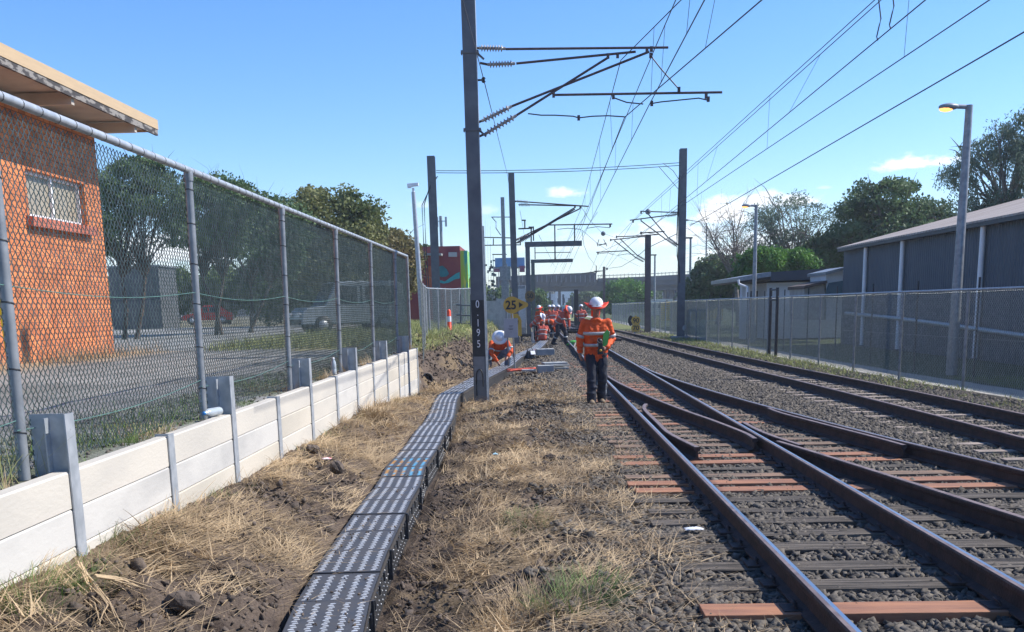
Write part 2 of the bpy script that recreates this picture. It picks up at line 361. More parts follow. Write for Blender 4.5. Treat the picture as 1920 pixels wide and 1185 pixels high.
n1 = N.new('ShaderNodeTexNoise'); n1.inputs['Scale'].default_value = 42; n1.inputs['Detail'].default_value = 8; n1.inputs['Roughness'].default_value = .7; L.new(t.outputs['Object'], n1.inputs[0])
mr = N.new('ShaderNodeMapRange'); mr.inputs[1].default_value = .3; mr.inputs[2].default_value = .7; mr.inputs[3].default_value = .55; mr.inputs[4].default_value = 1.4; L.new(n1.outputs[0], mr.inputs[0])
mu = N.new('ShaderNodeVectorMath'); mu.operation = 'SCALE'; L.new(at.outputs[0], mu.inputs[0]); L.new(mr.outputs[0], mu.inputs['Scale'])
L.new(mu.outputs[0], b.inputs['Base Color']); b.inputs['Roughness'].default_value = .95; b.inputs['Specular IOR Level'].default_value = .2
bp = N.new('ShaderNodeBump'); bp.inputs['Distance'].default_value = .03; bp.inputs['Strength'].default_value = .8; L.new(n1.outputs[0], bp.inputs['Height']); L.new(bp.outputs[0], b.inputs['Normal'])
g.data.materials.append(gmx)

# ------------------------------------------------------------------ ballast, clods, straw and grass
def rot_mats(n, up=1.0):
    a = rng.uniform(0, 2 * PI, n); b_ = rng.uniform(-1, 1, n) * up * PI / 2; c = rng.uniform(-1, 1, n) * up * PI / 2
    ca, sa, cb, sb, cc, sc = np.cos(a), np.sin(a), np.cos(b_), np.sin(b_), np.cos(c), np.sin(c)
    Rz = np.zeros((n, 3, 3)); Rz[:, 0, 0] = ca; Rz[:, 0, 1] = -sa; Rz[:, 1, 0] = sa; Rz[:, 1, 1] = ca; Rz[:, 2, 2] = 1
    Rx = np.zeros((n, 3, 3)); Rx[:, 0, 0] = 1; Rx[:, 1, 1] = cb; Rx[:, 1, 2] = -sb; Rx[:, 2, 1] = sb; Rx[:, 2, 2] = cb
    Ry = np.zeros((n, 3, 3)); Ry[:, 1, 1] = 1; Ry[:, 0, 0] = cc; Ry[:, 0, 2] = sc; Ry[:, 2, 0] = -sc; Ry[:, 2, 2] = cc
    return Rz @ Rx @ Ry
def ico():     # block with its edges cut: an angular crushed stone
    V = np.array([(x, y, z) for z in (-1, 1) for y in (-1, 1) for x in (-1, 1)], float) * .72
    Fq = np.array([(0, 2, 3), (0, 3, 1), (4, 5, 7), (4, 7, 6), (0, 1, 5), (0, 5, 4), (2, 6, 7), (2, 7, 3), (0, 4, 6), (0, 6, 2), (1, 3, 7), (1, 7, 5)]); return V, Fq
IV, IF = ico()
def stones(name, X, Y, size, m, sink=.25, zoff=0.0):
    n = len(X); kinds = []
    for k in range(16):
        v = (IV * rng.uniform(.62, 1.15, (len(IV), 1)) + rng.uniform(-.22, .22, IV.shape)) * np.array([1.15, rng.uniform(.6, .95), rng.uniform(.5, .85)]); kinds.append(v)
    K = np.array(kinds)[rng.integers(0, 16, n)] * size[:, None, None]
    V = np.einsum('nij,nkj->nki', rot_mats(n, .55), K); Z = ground_z(X, Y) + size * sink + zoff
    V += np.stack([X, Y, Z], 1)[:, None, :]
    Fq = IF[None] + (np.arange(n) * len(IV))[:, None, None]
    o = npmesh(name, V.reshape(-1, 3), Fq.reshape(-1, 3), m); return o
def scatter(y0, y1, x0f, x1f, dens):
    out_x, out_y = [], []; Y = y0
    while Y < y1:
        d = min(1.0 + Y * .05, y1 - Y) if y1 - Y > .01 else .01
        a_, b_ = x0f(Y), x1f(Y); n = int(dens(Y) * d * max(0, b_ - a_)); out_x.append(rng.uniform(a_, b_, n)); out_y.append(rng.uniform(Y, Y + d, n)); Y += d
    return np.concatenate(out_x), np.concatenate(out_y)
X, Y = scatter(3.6, 16, lambda y: -.1, lambda y: min(.52 * y + .8, rf_x(y) - .15), lambda y: 1000 if y < 9 else 760)
k = fbm(X, Y, 3.1, 3, 5) ; keep = (rng.uniform(0, 1, len(X)) < sstep(X + (k - .5) * 1.4, .0, .85) * .97 + .03) & ~((np.abs(X - c_x(Y)) < .0))
X, Y = X[keep], Y[keep]
tag(stones('ballast_stones', X, Y, rng.uniform(.018, .038, len(X)) * (1 + .3 * (rng.uniform(0, 1, len(X)) > .93)), M['stone']), 'dark grey crushed stone ballast spread round the near rails', 'ballast', None, 'stuff')
X, Y = scatter(16, 70, lambda y: -.9, lambda y: rf_x(y) - .3, lambda y: np.interp(y, [16, 30, 70], [480, 230, 60]))
kk = rng.uniform(0, 1, len(X)) < sstep(X + (fbm(X, Y, .8, 3, 77) - .5) * 2.2, -1.0, .7); X, Y = X[kk], Y[kk]
keep = rng.uniform(0, 1, len(X)) < np.where(X > c_x(Y) + 1.2, np.interp(Y, [17, 28], [1, .15]), 1); X, Y = X[keep], Y[keep]
tag(stones('ballast_stones', X, Y, np.interp(Y, [16, 70], [.034, .07]) * rng.uniform(.7, 1.3, len(X)), M['stone']), 'dark grey crushed stone ballast farther down the tracks', 'ballast', None, 'stuff')
# clods of soil
X, Y = scatter(3.6, 22, lambda y: -2.35, lambda y: 1.0, lambda y: 560 if y < 12 else 240)
qq = fbm(X, Y, .9, 4, 31) * .5 + fbm(X, Y, 2.2, 3, 44) * .5; keep = (np.abs(X - duct_x(Y)) > .30) & (rng.uniform(0, 1, len(X)) < np.clip(1.35 - sstep(qq, .36, .52) * 1.25 - sstep(X, .3, 1.0), .04, 1)); X, Y = X[keep], Y[keep]
tag(stones('soil_clods', X, Y, rng.uniform(.006, .023, len(X)) * (1 + 1.5 * (rng.uniform(0, 1, len(X)) > .965)), M['soil']), 'loose brown clods of dug soil beside the cable duct', 'soil', None, 'stuff')
X, Y = scatter(22.4, 38, lambda y: -4.2, lambda y: -1.3, lambda y: 150); tag(stones('soil_clods', X, Y, rng.uniform(.012, .045, len(X)), M['soil'], .1), 'loose brown clods on the heap behind the numbered mast', 'soil', None, 'stuff')
Y = rng.uniform(4.6, 24, 700); X = duct_x(Y) + rng.uniform(-.20, .20, 700); kd = fbm(X * 2, Y, 2.2, 2, 6) > .5; X, Y = X[kd], Y[kd]
tag(stones('soil_crumbs', X, Y, rng.uniform(.003, .011, len(X)), M['soil'], .2, .282), 'crumbs of soil lying on the duct lids', 'soil', None, 'stuff')
# small gravel on the terrace edge behind the wall
X, Y = scatter(3.9, 22, lambda y: -3.6, lambda y: -2.56, lambda y: 130); tag(stones('terrace_gravel', X, Y, rng.uniform(.007, .018, len(X)), M['stone']), 'fine grey gravel along the top of the retaining wall', 'gravel', None, 'stuff')

def blades(name, X, Y, Z, Ln, W, tilt, m, label, cat, curve=.4, head=None, seg=3):
    n = len(X); a_ = rng.uniform(0, 2 * PI, n) if head is None else head
    dx, dy = np.cos(a_), np.sin(a_); ct, stt = np.cos(tilt), np.sin(tilt)     # tilt: angle above the ground
    px, py = -dy, dx; V = []
    for k in range(seg + 1):
        t_ = k / seg; bend = curve * t_ * t_ * Ln
        w = W * (1 - .85 * t_) / 2; cx_ = X + dx * ct * Ln * t_; cy_ = Y + dy * ct * Ln * t_; cz_ = Z + stt * Ln * t_ - bend * .5 * stt
        cx_ = cx_ + dx * bend * stt * .6; cy_ = cy_ + dy * bend * stt * .6
        V.append(np.stack([cx_ - px * w, cy_ - py * w, cz_], 1)); V.append(np.stack([cx_ + px * w, cy_ + py * w, cz_ + w * .6], 1))
    V = np.stack(V, 1); base = (np.arange(n) * (2 * (seg + 1)))[:, None]
    Fq = np.concatenate([base + np.array([2 * k, 2 * k + 1, 2 * k + 3, 2 * k + 2]) for k in range(seg)], 0)
    return tag(npmesh(name, V.reshape(-1, 3), Fq, m), label, cat, None, 'stuff')
def u(a_, b_, n): return rng.uniform(a_, b_, n)
# flattened straw on the bank and between duct and ballast
X, Y = scatter(3.4, 24, lambda y: -2.42, lambda y: 1.25, lambda y: np.interp(y, [3, 8, 14, 24], [3200, 2200, 1200, 520]))
q = fbm(X, Y, .9, 4, 31) * .5 + fbm(X, Y, 2.2, 3, 44) * .5
w = np.where(X > duct_x(Y), .75 * (1 - sstep(X, .35, 1.2)) + .04, 1.0) * sstep(q, .36, .60) * (.55 + .45 * sstep(fbm(X, Y, 4.5, 2, 19), .35, .6))
keep = (rng.uniform(0, 1, len(X)) < w + .03) & (np.abs(X - duct_x(Y)) > .26); X, Y = X[keep], Y[keep]; n = len(X)
hd = fbm(X, Y, 1.4, 2, 51) * 12 + rng.normal(0, .7, n); hd = np.where(rng.uniform(0, 1, n) < .35, u(0, 6.28, n), hd)
blades('dry_grass', X, Y, ground_z(X, Y) + .006 + u(0, .035, n) * sstep(q[keep], .45, .65), u(.05, .30, n), (.0022 + .006 * u(0, 1, n) ** 3) + Y[:] * .0003, np.abs(rng.normal(.12, .28, n)), M['straw'], 'cut dry straw lying over the brown bank and verge', 'dry grass', .25, hd)
X, Y = scatter(3.4, 22, lambda y: -2.42, lambda y: 1.1, lambda y: 230); keep = (fbm(X, Y, 1.9, 3, 61) > .45) & (np.abs(X - duct_x(Y)) > .26); X, Y = X[keep], Y[keep]; n = len(X)
blades('dead_stalks', X, Y, ground_z(X, Y) + .005, u(.08, .34, n), u(.003, .007, n), np.abs(rng.normal(.05, .2, n)), M['straw2'], 'dark dead stalks mixed into the dug soil', 'dead grass', .2)
X, Y = scatter(24, 48, lambda y: -1.9, lambda y: .6, lambda y: 90); n = len(X)
blades('dry_grass', X, Y, ground_z(X, Y), u(.08, .3, n), u(.006, .014, n), np.abs(rng.normal(.2, .3, n)), M['straw'], 'dry straw scattered beyond the numbered mast', 'dry grass')
# straw and small growth on the ballast shoulder
X, Y = scatter(4, 17, lambda y: .3, lambda y: 1.35, lambda y: 420); keep = rng.uniform(0, 1, len(X)) < sstep(fbm(X, Y, 1.6, 3, 71), .40, .6) * (1.25 - X * .7); X, Y = X[keep], Y[keep]; n = len(X)
blades('dry_grass', X, Y, ground_z(X, Y) + .03, u(.05, .22, n), u(.002, .005, n), np.abs(rng.normal(.12, .3, n)), M['straw'], 'thin dry stems caught in the ballast beside the left rail', 'dry grass')
Y = rng.uniform(4.6, 18, 260); X = duct_x(Y) + rng.uniform(-.19, .19, 260)
blades('dry_grass', X, Y, np.full(260, .092), u(.04, .16, 260), u(.002, .004, 260), np.abs(rng.normal(.03, .05, 260)), M['straw'], 'loose straws lying on the duct lids', 'dry grass', .1)
# upright tufts
def tufts(spots, m, label, cat='grass', name='grass_tuft'):
    Xs, Ys, Ls, Ts, Hs = [], [], [], [], []
    for (x, y, r, n_, l) in spots:
        rr = np.sqrt(rng.uniform(0, 1, n_)) * r; aa = rng.uniform(0, 2 * PI, n_)
        Xs.append(x + rr * np.cos(aa)); Ys.append(y + rr * np.sin(aa)); Ls.append(rng.uniform(.4, 1.1, n_) * l); Ts.append(rng.uniform(.7, 1.5, n_)); Hs.append(aa + rng.normal(0, .5, n_))
    X, Y = np.concatenate(Xs), np.concatenate(Ys); Ln = np.concatenate(Ls)
    return blades(name, X, Y, ground_z(X, Y) - .01, Ln, Ln * .018 + .0015, np.concatenate(Ts), m, label, cat, .55, np.concatenate(Hs))
def gp(x, y, z=0.0): q_ = G(x, y, z); return q_.x, q_.y
sp = []
for (x, y, z, r, n_, l) in [(60, 1130, .38, .22, 260, .16), (150, 1075, .42, .16, 220, .15), (30, 1160, .36, .2, 160, .15), (190, 1010, .44, .12, 140, .14), (240, 960, .43, .12, 120, .14), (300, 930, .4, .1, 90, .13), (470, 870, .34, .12, 90, .12), (985, 985, -.05, .22, 260, .13), (1000, 1000, -.05, .15, 160, .12), (1070, 1160, -.1, .25, 300, .24), (1110, 1120, -.05, .2, 200, .2), (960, 640 + 330, -.06, .12, 100, .1), (900, 760, -.05, .2, 100, .14), (1110, 690 + 400, -.05, .15, 80, .14)]:
    q_ = G(x, y, z); sp.append((q_.x, q_.y, r, n_, l))
for k in range(46): y_ = rng.uniform(4.4, 21); sp.append((-2.40 + abs(rng.normal(0, .07)), y_, .10, int(rng.uniform(12, 46)), rng.uniform(.06, .15)))
tufts(sp, M['grass'], 'short green grass sprouting by the wall foot and ballast edge')
sp = []
for (x, y, z, r, n_, l) in [(290, 935, .42, .25, 260, .16), (520, 820, .34, .3, 260, .17), (600, 790, .33, .3, 300, .2), (690, 770, .32, .35, 500, .34), (720, 760, .25, .35, 420, .3), (650, 810, .2, .3, 300, .2), (770, 730, .05, .3, 260, .25), (1000, 1160, -.1, .3, 420, .24), (950, 1180, -.1, .2, 260, .2), (1020, 1050, -.08, .2, 200, .16), (880, 800, -.06, .4, 320, .2), (930, 760, -.05, .4, 260, .16), (960, 830, -.05, .3, 200, .14), (40, 1110, .4, .2, 200, .2), (520, 1010, .12, .2, 120, .12), (930, 940, -.08, .2, 120, .14)]:
    q_ = G(x, y, z); sp.append((q_.x, q_.y, r, n_, l))
for k in range(60): y_ = rng.uniform(4.4, 22); sp.append((-2.38 + abs(rng.normal(0, .16)), y_, .14, int(rng.uniform(15, 60)), rng.uniform(.08, .2)))
tufts(sp, M['straw'], 'standing clumps of dry yellow grass on the bank', name='dry_grass_tuft')
# green strip along the right fence, weeds between the tracks
X, Y = scatter(16, 62, lambda y: c_x(y) + 1.25, lambda y: rf_x(y) + .02, lambda y: np.interp(y, [16, 30, 62], [150, 170, 60])); keep = (fbm(X, Y, 3.3, 2, 83) > .36) & (fbm(X, Y, 1.1, 3, 81) + np.clip((Y - 20) / 60, 0, .2) > .47); X, Y = X[keep], Y[keep]; n = len(X)
blades('verge_grass', X, Y, ground_z(X, Y), u(.05, .16, n) + Y * .001, u(.008, .016, n) + Y * .0003, u(.5, 1.4, n), M['grass_dry'], 'pale green grass growing along the foot of the right fence', 'grass')
sp = [(c_x(y) - .85 + .1 * random.uniform(-1, 1), y, .14, 60, .10) for y in (10.6, 11.0, 11.5, 12.1, 12.6, 13.2, 13.8)] + [(1.0 + .3 * random.random(), y, .15, 25, .05) for y in (13, 17, 23)] + [(c_x(11.9) + .1, 11.9, .07, 40, .12)]
tufts(sp, M['grass_dry'], 'low green weeds growing between the right hand tracks', 'weeds', 'weeds')
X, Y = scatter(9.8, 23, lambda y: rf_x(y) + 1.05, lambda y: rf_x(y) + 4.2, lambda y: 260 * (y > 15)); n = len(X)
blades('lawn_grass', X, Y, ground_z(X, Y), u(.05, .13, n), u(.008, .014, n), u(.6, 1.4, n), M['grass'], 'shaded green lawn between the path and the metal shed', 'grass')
# long grass on the terrace behind the wall end and along the far verge
X, Y = scatter(23, 62, lambda y: -7.5, lambda y: -1.6, lambda y: np.interp(y, [23, 40, 62], [150, 70, 34])); Zt = ground_z(X, Y); keep = (Zt > .62 + .12 * (fbm(X, Y, 1, 2, 5) - .5)) | ((Y > 36) & (Zt > .2)); X, Y, Zt = X[keep], Y[keep], Zt[keep]; n = len(X)
blades('long_grass', X, Y, Zt - .02, u(.12, .42, n), u(.008, .018, n) + Y * .0004, u(.7, 1.5, n), M['grass_dry'], 'long pale grass on the raised verge beyond the retaining wall', 'grass')
X, Y = scatter(3.9, 13, lambda y: -3.5, lambda y: -2.62, lambda y: 420); q = fbm(X, Y, 1.6, 3, 91) + .25 * np.exp(-((Y - 6.3) / 1.2) ** 2); keep = q > .56; X, Y = X[keep], Y[keep]; n = len(X)
blades('terrace_weeds', X, Y, np.full(n, .86), u(.06, .30, n) * np.where(np.abs(Y - 6.2) < 1.3, 1.25, .7), u(.003, .008, n), u(.5, 1.5, n), M['grass'], 'green weeds growing through the wire fence above the wall', 'weeds')
X, Y = scatter(3.9, 5.3, lambda y: -2.95, lambda y: -2.55, lambda y: 260); n = len(X)
blades('terrace_weeds', X, Y, np.full(n, .86), u(.12, .5, n), u(.003, .008, n), u(.8, 1.5, n), M['grass_dry'], 'tall thin seeding grass around the nearest fence post', 'weeds')
X, Y = scatter(12, 23.5, lambda y: -9.15, lambda y: -8.3, lambda y: 90 + 200 * (18.8 < y < 20.5)); n = len(X)
blades('building_weeds', X, Y, np.full(n, .86), u(.1, .45, n), u(.006, .012, n), u(.7, 1.5, n), M['straw'], 'dry weeds along the foot of the orange brick wall', 'weeds')
# ------------------------------------------------------------------ rails
PROF = [(-.066, 0), (.066, 0), (.066, .011), (.014, .028), (.009, .095), (.030, .108), (.0335, .118), (.0335, .140), (.026, .1488), (.002, .15), (-.024, .149), (-.0335, .140), (-.0335, .118), (-.030, .108), (-.009, .095), (-.014, .028), (-.066, .011)]
def rail(label, pts, shiny=True, n=6, flare0=0.0, flare1=0.0, part=None, dz=0.0, name='rail', both=False):
    c = smooth_pts(pts, n) if len(pts) > 2 else [Vector((pts[0][0], pts[0][1], 0)), Vector((pts[1][0], pts[1][1], 0))]
    V = []; k = len(PROF)
    for i, p in enumerate(c):
        t = (c[min(i + 1, len(c) - 1)] - c[max(i - 1, 0)]).normalized(); s = Vector((t.y, -t.x, 0)) 
        V += [p + s * a + Vector((0, 0, z + dz)) for a, z in PROF]
    mb = MB()
    for i in range(len(c) - 1):
        for j in range(k):
            j2 = (j + 1) % k
            mb.f.append([i * k + j, i * k + j2, (i + 1) * k + j2, (i + 1) * k + j]); mb.mi.append(1 if j == 8 else (2 if j == 9 else 0)); mb.sm.append(False)
    mb.v = [tuple(q) for q in V]
    for e in (0, len(c) - 1): mb.f.append([e * k + j for j in range(k)]); mb.mi.append(0); mb.sm.append(False)
    o = mb.build(name, [M['rust'], M['railtop'] if shiny else M['railrust'], M['railrust']]); return tag(o, label, 'rail')
rail('long straight left rail of the near track with a polished top', [(1.49, 2.5), (1.47, 20), (1.45, 60), (1.55, 150), (1.6, 240)])
rail('straight right rail of the near track with a polished top, cut by the crossing', [(2.60, 2.5), (2.60, 20), (2.59, 60), (2.69, 150), (2.74, 240)])
rail('rusty curved rail running from behind the walking man to its bent crossing tip', [(1.56, 26.5), (1.565, 24.4), (1.60, 22.2), (1.70, 20.2), (1.84, 18.4), (1.99, 16.7), (2.18, 15.0), (2.34, 13.8), (2.455, 12.75), (2.50, 12.2), (2.50, 11.75)], False)
rail('branch track left rail curving to the lower right from the crossing', [(B1[i][0], B1[i][1]) for i in range(7)] + [(2.70, 11.5)], False)
rail('branch track outer right rail peeling away from the near track', B2[:-1] + [(2.672, 26.5)], True)
rail('short wing rail lying against the right side of the near track right rail', [(2.70, 13.4), (2.705, 12.6), (2.76, 11.9), (2.87, 11.15)], False)
rail('short check rail with flared ends just right of the near left rail', [(1.72, 16.2), (1.615, 15.4), (1.60, 13.5), (1.605, 12.4), (1.74, 11.1)], False)
rail('check rail held against the inside of the branch outer rail', [(3.42, 15.2), (3.44, 14.5), (3.62, 13.2), (3.86, 11.6), (3.93, 11.0)], False)
rail('dull left rail of the far right track', [(q[0] - .57, q[1]) for q in CC], False)
rail('dull right rail of the far right track beside the wire fence', [(q[0] + .57, q[1]) for q in CC], False)
rail('crossover rail curving between the near and far tracks beyond the walking man', [(2.75, 92), (3.2, 80), (3.75, 68), (4.15, 58), (4.27, 52)], False)
rail('second crossover rail beside it towards the overpass', [(1.75, 100), (2.15, 88), (2.6, 76), (3.1, 66), (3.55, 57), (3.95, 48)], False)
t = thing('curved_pipe', 'pale curved pipe end lying in the near track behind the walking man', 'pipe')
q = [G(x, y, .12) for x, y in ((1087, 664), (1080, 659), (1076, 651), (1079, 643), (1086, 638))]; MB().path(q, .035, 8).build('pipe_body', M['bark_grey'], t)

# ------------------------------------------------------------------ sleepers
M['tie_dark'] = mat('weathered_timber', (.165, .135, .105), (.030, .024, .019), 5, .9, 0, .9, 26, (.3, 6, 3), detail=10, contrast=(.38, .6))
M['tie_orange'] = mat('orange_sleeper', (.37, .165, .082), (.23, .105, .06), 4, .75, 0, .25, 30, (.5, 3, 2))
M['tie_brown'] = mat('dusty_sleeper', (.25, .155, .10), (.11, .08, .056), 4, .85, 0, .35, 24, (.5, 3, 2))
M['tie_pale'] = mat('pale_sleeper', (.33, .26, .21), (.19, .15, .12), 4, .8, 0, .25, 24)
def sleeper(x0, x1, y, m, z=.0, w=.22, rough=True, yaw=0.0):
    nseg = 8; V = []
    for i in range(nseg + 1):
        t_ = i / nseg; x = x0 + (x1 - x0) * t_
        j = .010 if rough else .0015
        V += [(x + random.uniform(-j, j), y - w / 2 + random.uniform(-j, j) + yaw * (x - x0), -.12), (x, y - w / 2 + random.uniform(-j, j) + yaw * (x - x0), z + random.uniform(-j, j) * .5), (x, y + w / 2 + random.uniform(-j, j) + yaw * (x - x0), z + random.uniform(-j, j) * .5), (x, y + w / 2 + yaw * (x - x0), -.12)]
    mb = MB(); mb.v = V
    for i in range(nseg):
        for j in range(4): mb.f.append([i * 4 + j, (i + 1) * 4 + j, (i + 1) * 4 + (j + 1) % 4, i * 4 + (j + 1) % 4]); mb.mi.append(0); mb.sm.append(False)
    mb.f += [[0, 1, 2, 3], [nseg * 4 + j for j in (3, 2, 1, 0)]]; mb.mi += [0, 0]; mb.sm += [False] * 2
    return mb.build('sleeper', m, None, .004)
Ys = [4.95, 5.50, 6.03, 6.50, 7.02, 7.48, 7.92, 8.36, 8.82, 9.28, 9.66]
while Ys[-1] < 46: Ys.append(Ys[-1] + (.46 if Ys[-1] < 27 else .62) + random.uniform(-.02, .02))
for i, y in enumerate(Ys):
    dark = i in (0, 2, 3, 4, 5, 6, 7, 8) or (10.2 < y < 10.9); s = .008 if i in (1, 9, 10) else 0
    m_ = M['tie_dark'] if dark else (M['tie_orange'] if (i in (1, 9, 10) or random.random() < (.55 if y < 22 else .3)) else M['tie_brown'])
    xr = max(3.15, min(b2_x(y) + .45, 5.6)) if y < 26 else 3.15
    x0 = .90 + random.uniform(-.06, .04)
    if i == 1: x0, xr = .90, 2.63
    top = .012 if i in (1, 9, 10) else (random.uniform(-.004, .008) if dark else random.uniform(-.009, .006))
    o = sleeper(x0, xr, y, m_, top, rough=dark, w=.22 + (0 if i in (1, 9, 10) else random.uniform(-.025, .015)), yaw=0 if i in (1, 9, 10) else random.uniform(-.012, .012))
    if i == 1: tag(o, 'clean orange sleeper nearest the camera under the near left rail', 'sleeper', 'sleepers of the near track')
    elif i < 20: tag(o, f'{ORD[i - 1 if i else 0]} {"dark grey" if dark else "orange brown"} near track sleeper counting upward from the clean orange one' if i else 'dark sleeper at the bottom edge, before the clean orange one', 'sleeper', 'sleepers of the near track')
    else: tag(o, 'dusty sleeper farther along the near track, half buried in ballast', 'sleeper', 'far sleepers of the near track')
y = 7.2; i = 0
while y < 60:
    cx_ = c_x(y); vis = .5 if y < 34 else .3
    o = sleeper(cx_ - 1.05, cx_ + 1.05, y, M['tie_pale'], (-.012 if (12.6 < y < 15 or y > 30) else .004), w=.17, rough=False)
    if i < 12: tag(o, f'{ORD[i]} pale sleeper of the far right track counting from the right edge of the photo', 'sleeper', 'pale sleepers of the far right track')
    else: tag(o, 'pale narrow sleeper farther along the far right track', 'sleeper', 'far pale sleepers of the far right track')
    y += .62 + random.uniform(-.02, .02); i += 1
# spikes / clips beside near rails, as parts of small chair plates
def chairs(xf, ylist, label):
    t = thing('rail_fastenings', label, 'rail clips')
    for j, y in enumerate(ylist):
        x = xf(y)
        mb = MB()
        mb.box((x, y, .012), (.30, .15, .014))
        for s_ in (-1, 1): mb.path([(x + s_ * .075, y - .03, .02), (x + s_ * .085, y - .03, .045), (x + s_ * .085, y + .03, .05), (x + s_ * .06, y + .035, .03)], .009, 6)
        mb.build('rail_clip', M['rust'], t)
chairs(lambda y: 1.49, Ys[1:24], 'rusty base plates and clips holding the near left rail')
chairs(lambda y: 2.60, Ys[1:24], 'rusty base plates and clips holding the near right rail')
# small litter on the track
def rag(label, px, py, z, w, d, m, seed=0):
    c = G(px, py, z); r_ = random.Random(seed); n = 9; V = []; Fc = []
    for i in range(n):
        for j in range(n):
            u_, v_ = i / (n - 1) - .5, j / (n - 1) - .5; k = 1 - .35 * r_.random() * (abs(u_) > .4 or abs(v_) > .4)
            V.append((c.x + u_ * w * k, c.y + v_ * d * k, c.z + .008 + .022 * r_.random() * (1 - 2 * max(abs(u_), abs(v_)))))
    for i in range(n - 1):
        for j in range(n - 1): Fc.append((i * n + j, i * n + j + 1, (i + 1) * n + j + 1, (i + 1) * n + j))
    o = MB().add(V, Fc, True).build('litter_scrap', m); sm = o.modifiers.new('solid', 'SOLIDIFY'); sm.thickness = .003
    return tag(o, label, 'litter')
rag('crumpled white plastic scrap on a dark sleeper left of the near rail', 1300, 994, .02, .16, .09, M['white'], 1)
rag('red and white food wrapper lying on the bank below the wall', 612, 862, .30, .10, .08, mat('wrapper', (.7, .1, .1), (.85, .8, .8), 30, .5), 2)
rag('small pale blue scrap lying right of the cable duct', 929, 853, .02, .07, .05, mat('blue_scrap', (.35, .6, .65), (.5, .7, .75), 20, .5), 3)
for i, (x, y, z, s_) in enumerate([(347, 1140, .22, .07), (588, 848, .33, .06), (632, 884, .25, .075), (1030, 864, -.05, .06), (1000, 1085, -.1, .05), (680, 897, .1, .04)]):
    q = G(x, y, z); mb = MB(); mb.ball((0, 0, 0), (s_ * 1.3, s_, s_ * .8), 9, 6); mb.v = [tuple(Vector(v) * random.uniform(.8, 1.15)) for v in mb.v]
    mb.sm = [False] * len(mb.f)
    o = mb.build('soil_lump', M['soil']); o.location = (q.x, q.y, q.z + s_ * .5); o.rotation_euler = (.3 * i, .2, i)
    tag(o, ['large soil lump near the bottom left of the bank', 'dark soil lump on the bank under the low wall post', 'dark soil lump just below the red wrapper', 'dark lump between duct and ballast', 'lump right of the nearest duct sections', 'pale lump against the left of the duct'][i], 'soil lump', 'loose lumps of soil')
# bundle of dry stalks bottom left
for k, (pts, lb) in enumerate([([(95, 1065), (130, 1110), (175, 1150), (215, 1190)], 'long straight dry stalk bundle leaning at the bottom left'), ([(150, 1075), (175, 1110), (190, 1150), (205, 1195)], 'bent bundle of dry stalks right of the straight one'), ([(180, 1100), (225, 1105), (265, 1122)], 'short spray of pale stalks pointing right')]):
    t = thing('stalk_bundle', lb, 'dry stalks', group='dry stalk bundles on the bank')
    for j in range(5):
        q = [G(x + random.uniform(-9, 9) * (.4 + i), y + random.uniform(-5, 5), .38 - .04 * i + random.uniform(0, .03)) + Vector((0, 0, .05)) for i, (x, y) in enumerate(pts)]
        MB().path(q, [.006, .005, .004, .002][:len(q)], 5).build('stalk', M['straw'], t)

# ------------------------------------------------------------------ cable duct
M['plate'] = mat('chequer_plate', (.075, .078, .085), (.105, .092, .080), 5, .48, .35, .03, contrast=(.3, .75))
M['lug'] = mat('glint_pale_lug', (.74, .74, .73), (.50, .49, .47), 12, .3, .25)  # white sun glints of the raised lugs put into a pale base colour
M['lug_rust'] = mat('stained_lug', (.85, .42, .12), (.22, .60, .80), 7, .35, .3, contrast=(.46, .54))
M['side_plate'] = mat('duct_side', (.028, .03, .034), (.05, .048, .046), 11, .6, .1, .04)
dl = [0.0]
for i in range(1, len(DUCT)): dl.append(dl[-1] + (DUCT[i] - DUCT[i - 1]).length)
def duct_at(s):
    s = max(0, min(s, dl[-1] - 1e-4)); x = np.interp(s, dl, [p.x for p in DUCT]); y = np.interp(s, dl, [p.y for p in DUCT]); return Vector((x, y, .08))
s0 = dl[2] - .62 * 3; n = 0; secs = []
while s0 + .62 * (n + 1) < dl[-1]: secs.append((s0 + .62 * n, s0 + .62 * (n + 1))); n += 1
secs = [q for q in secs if q[0] > 0]
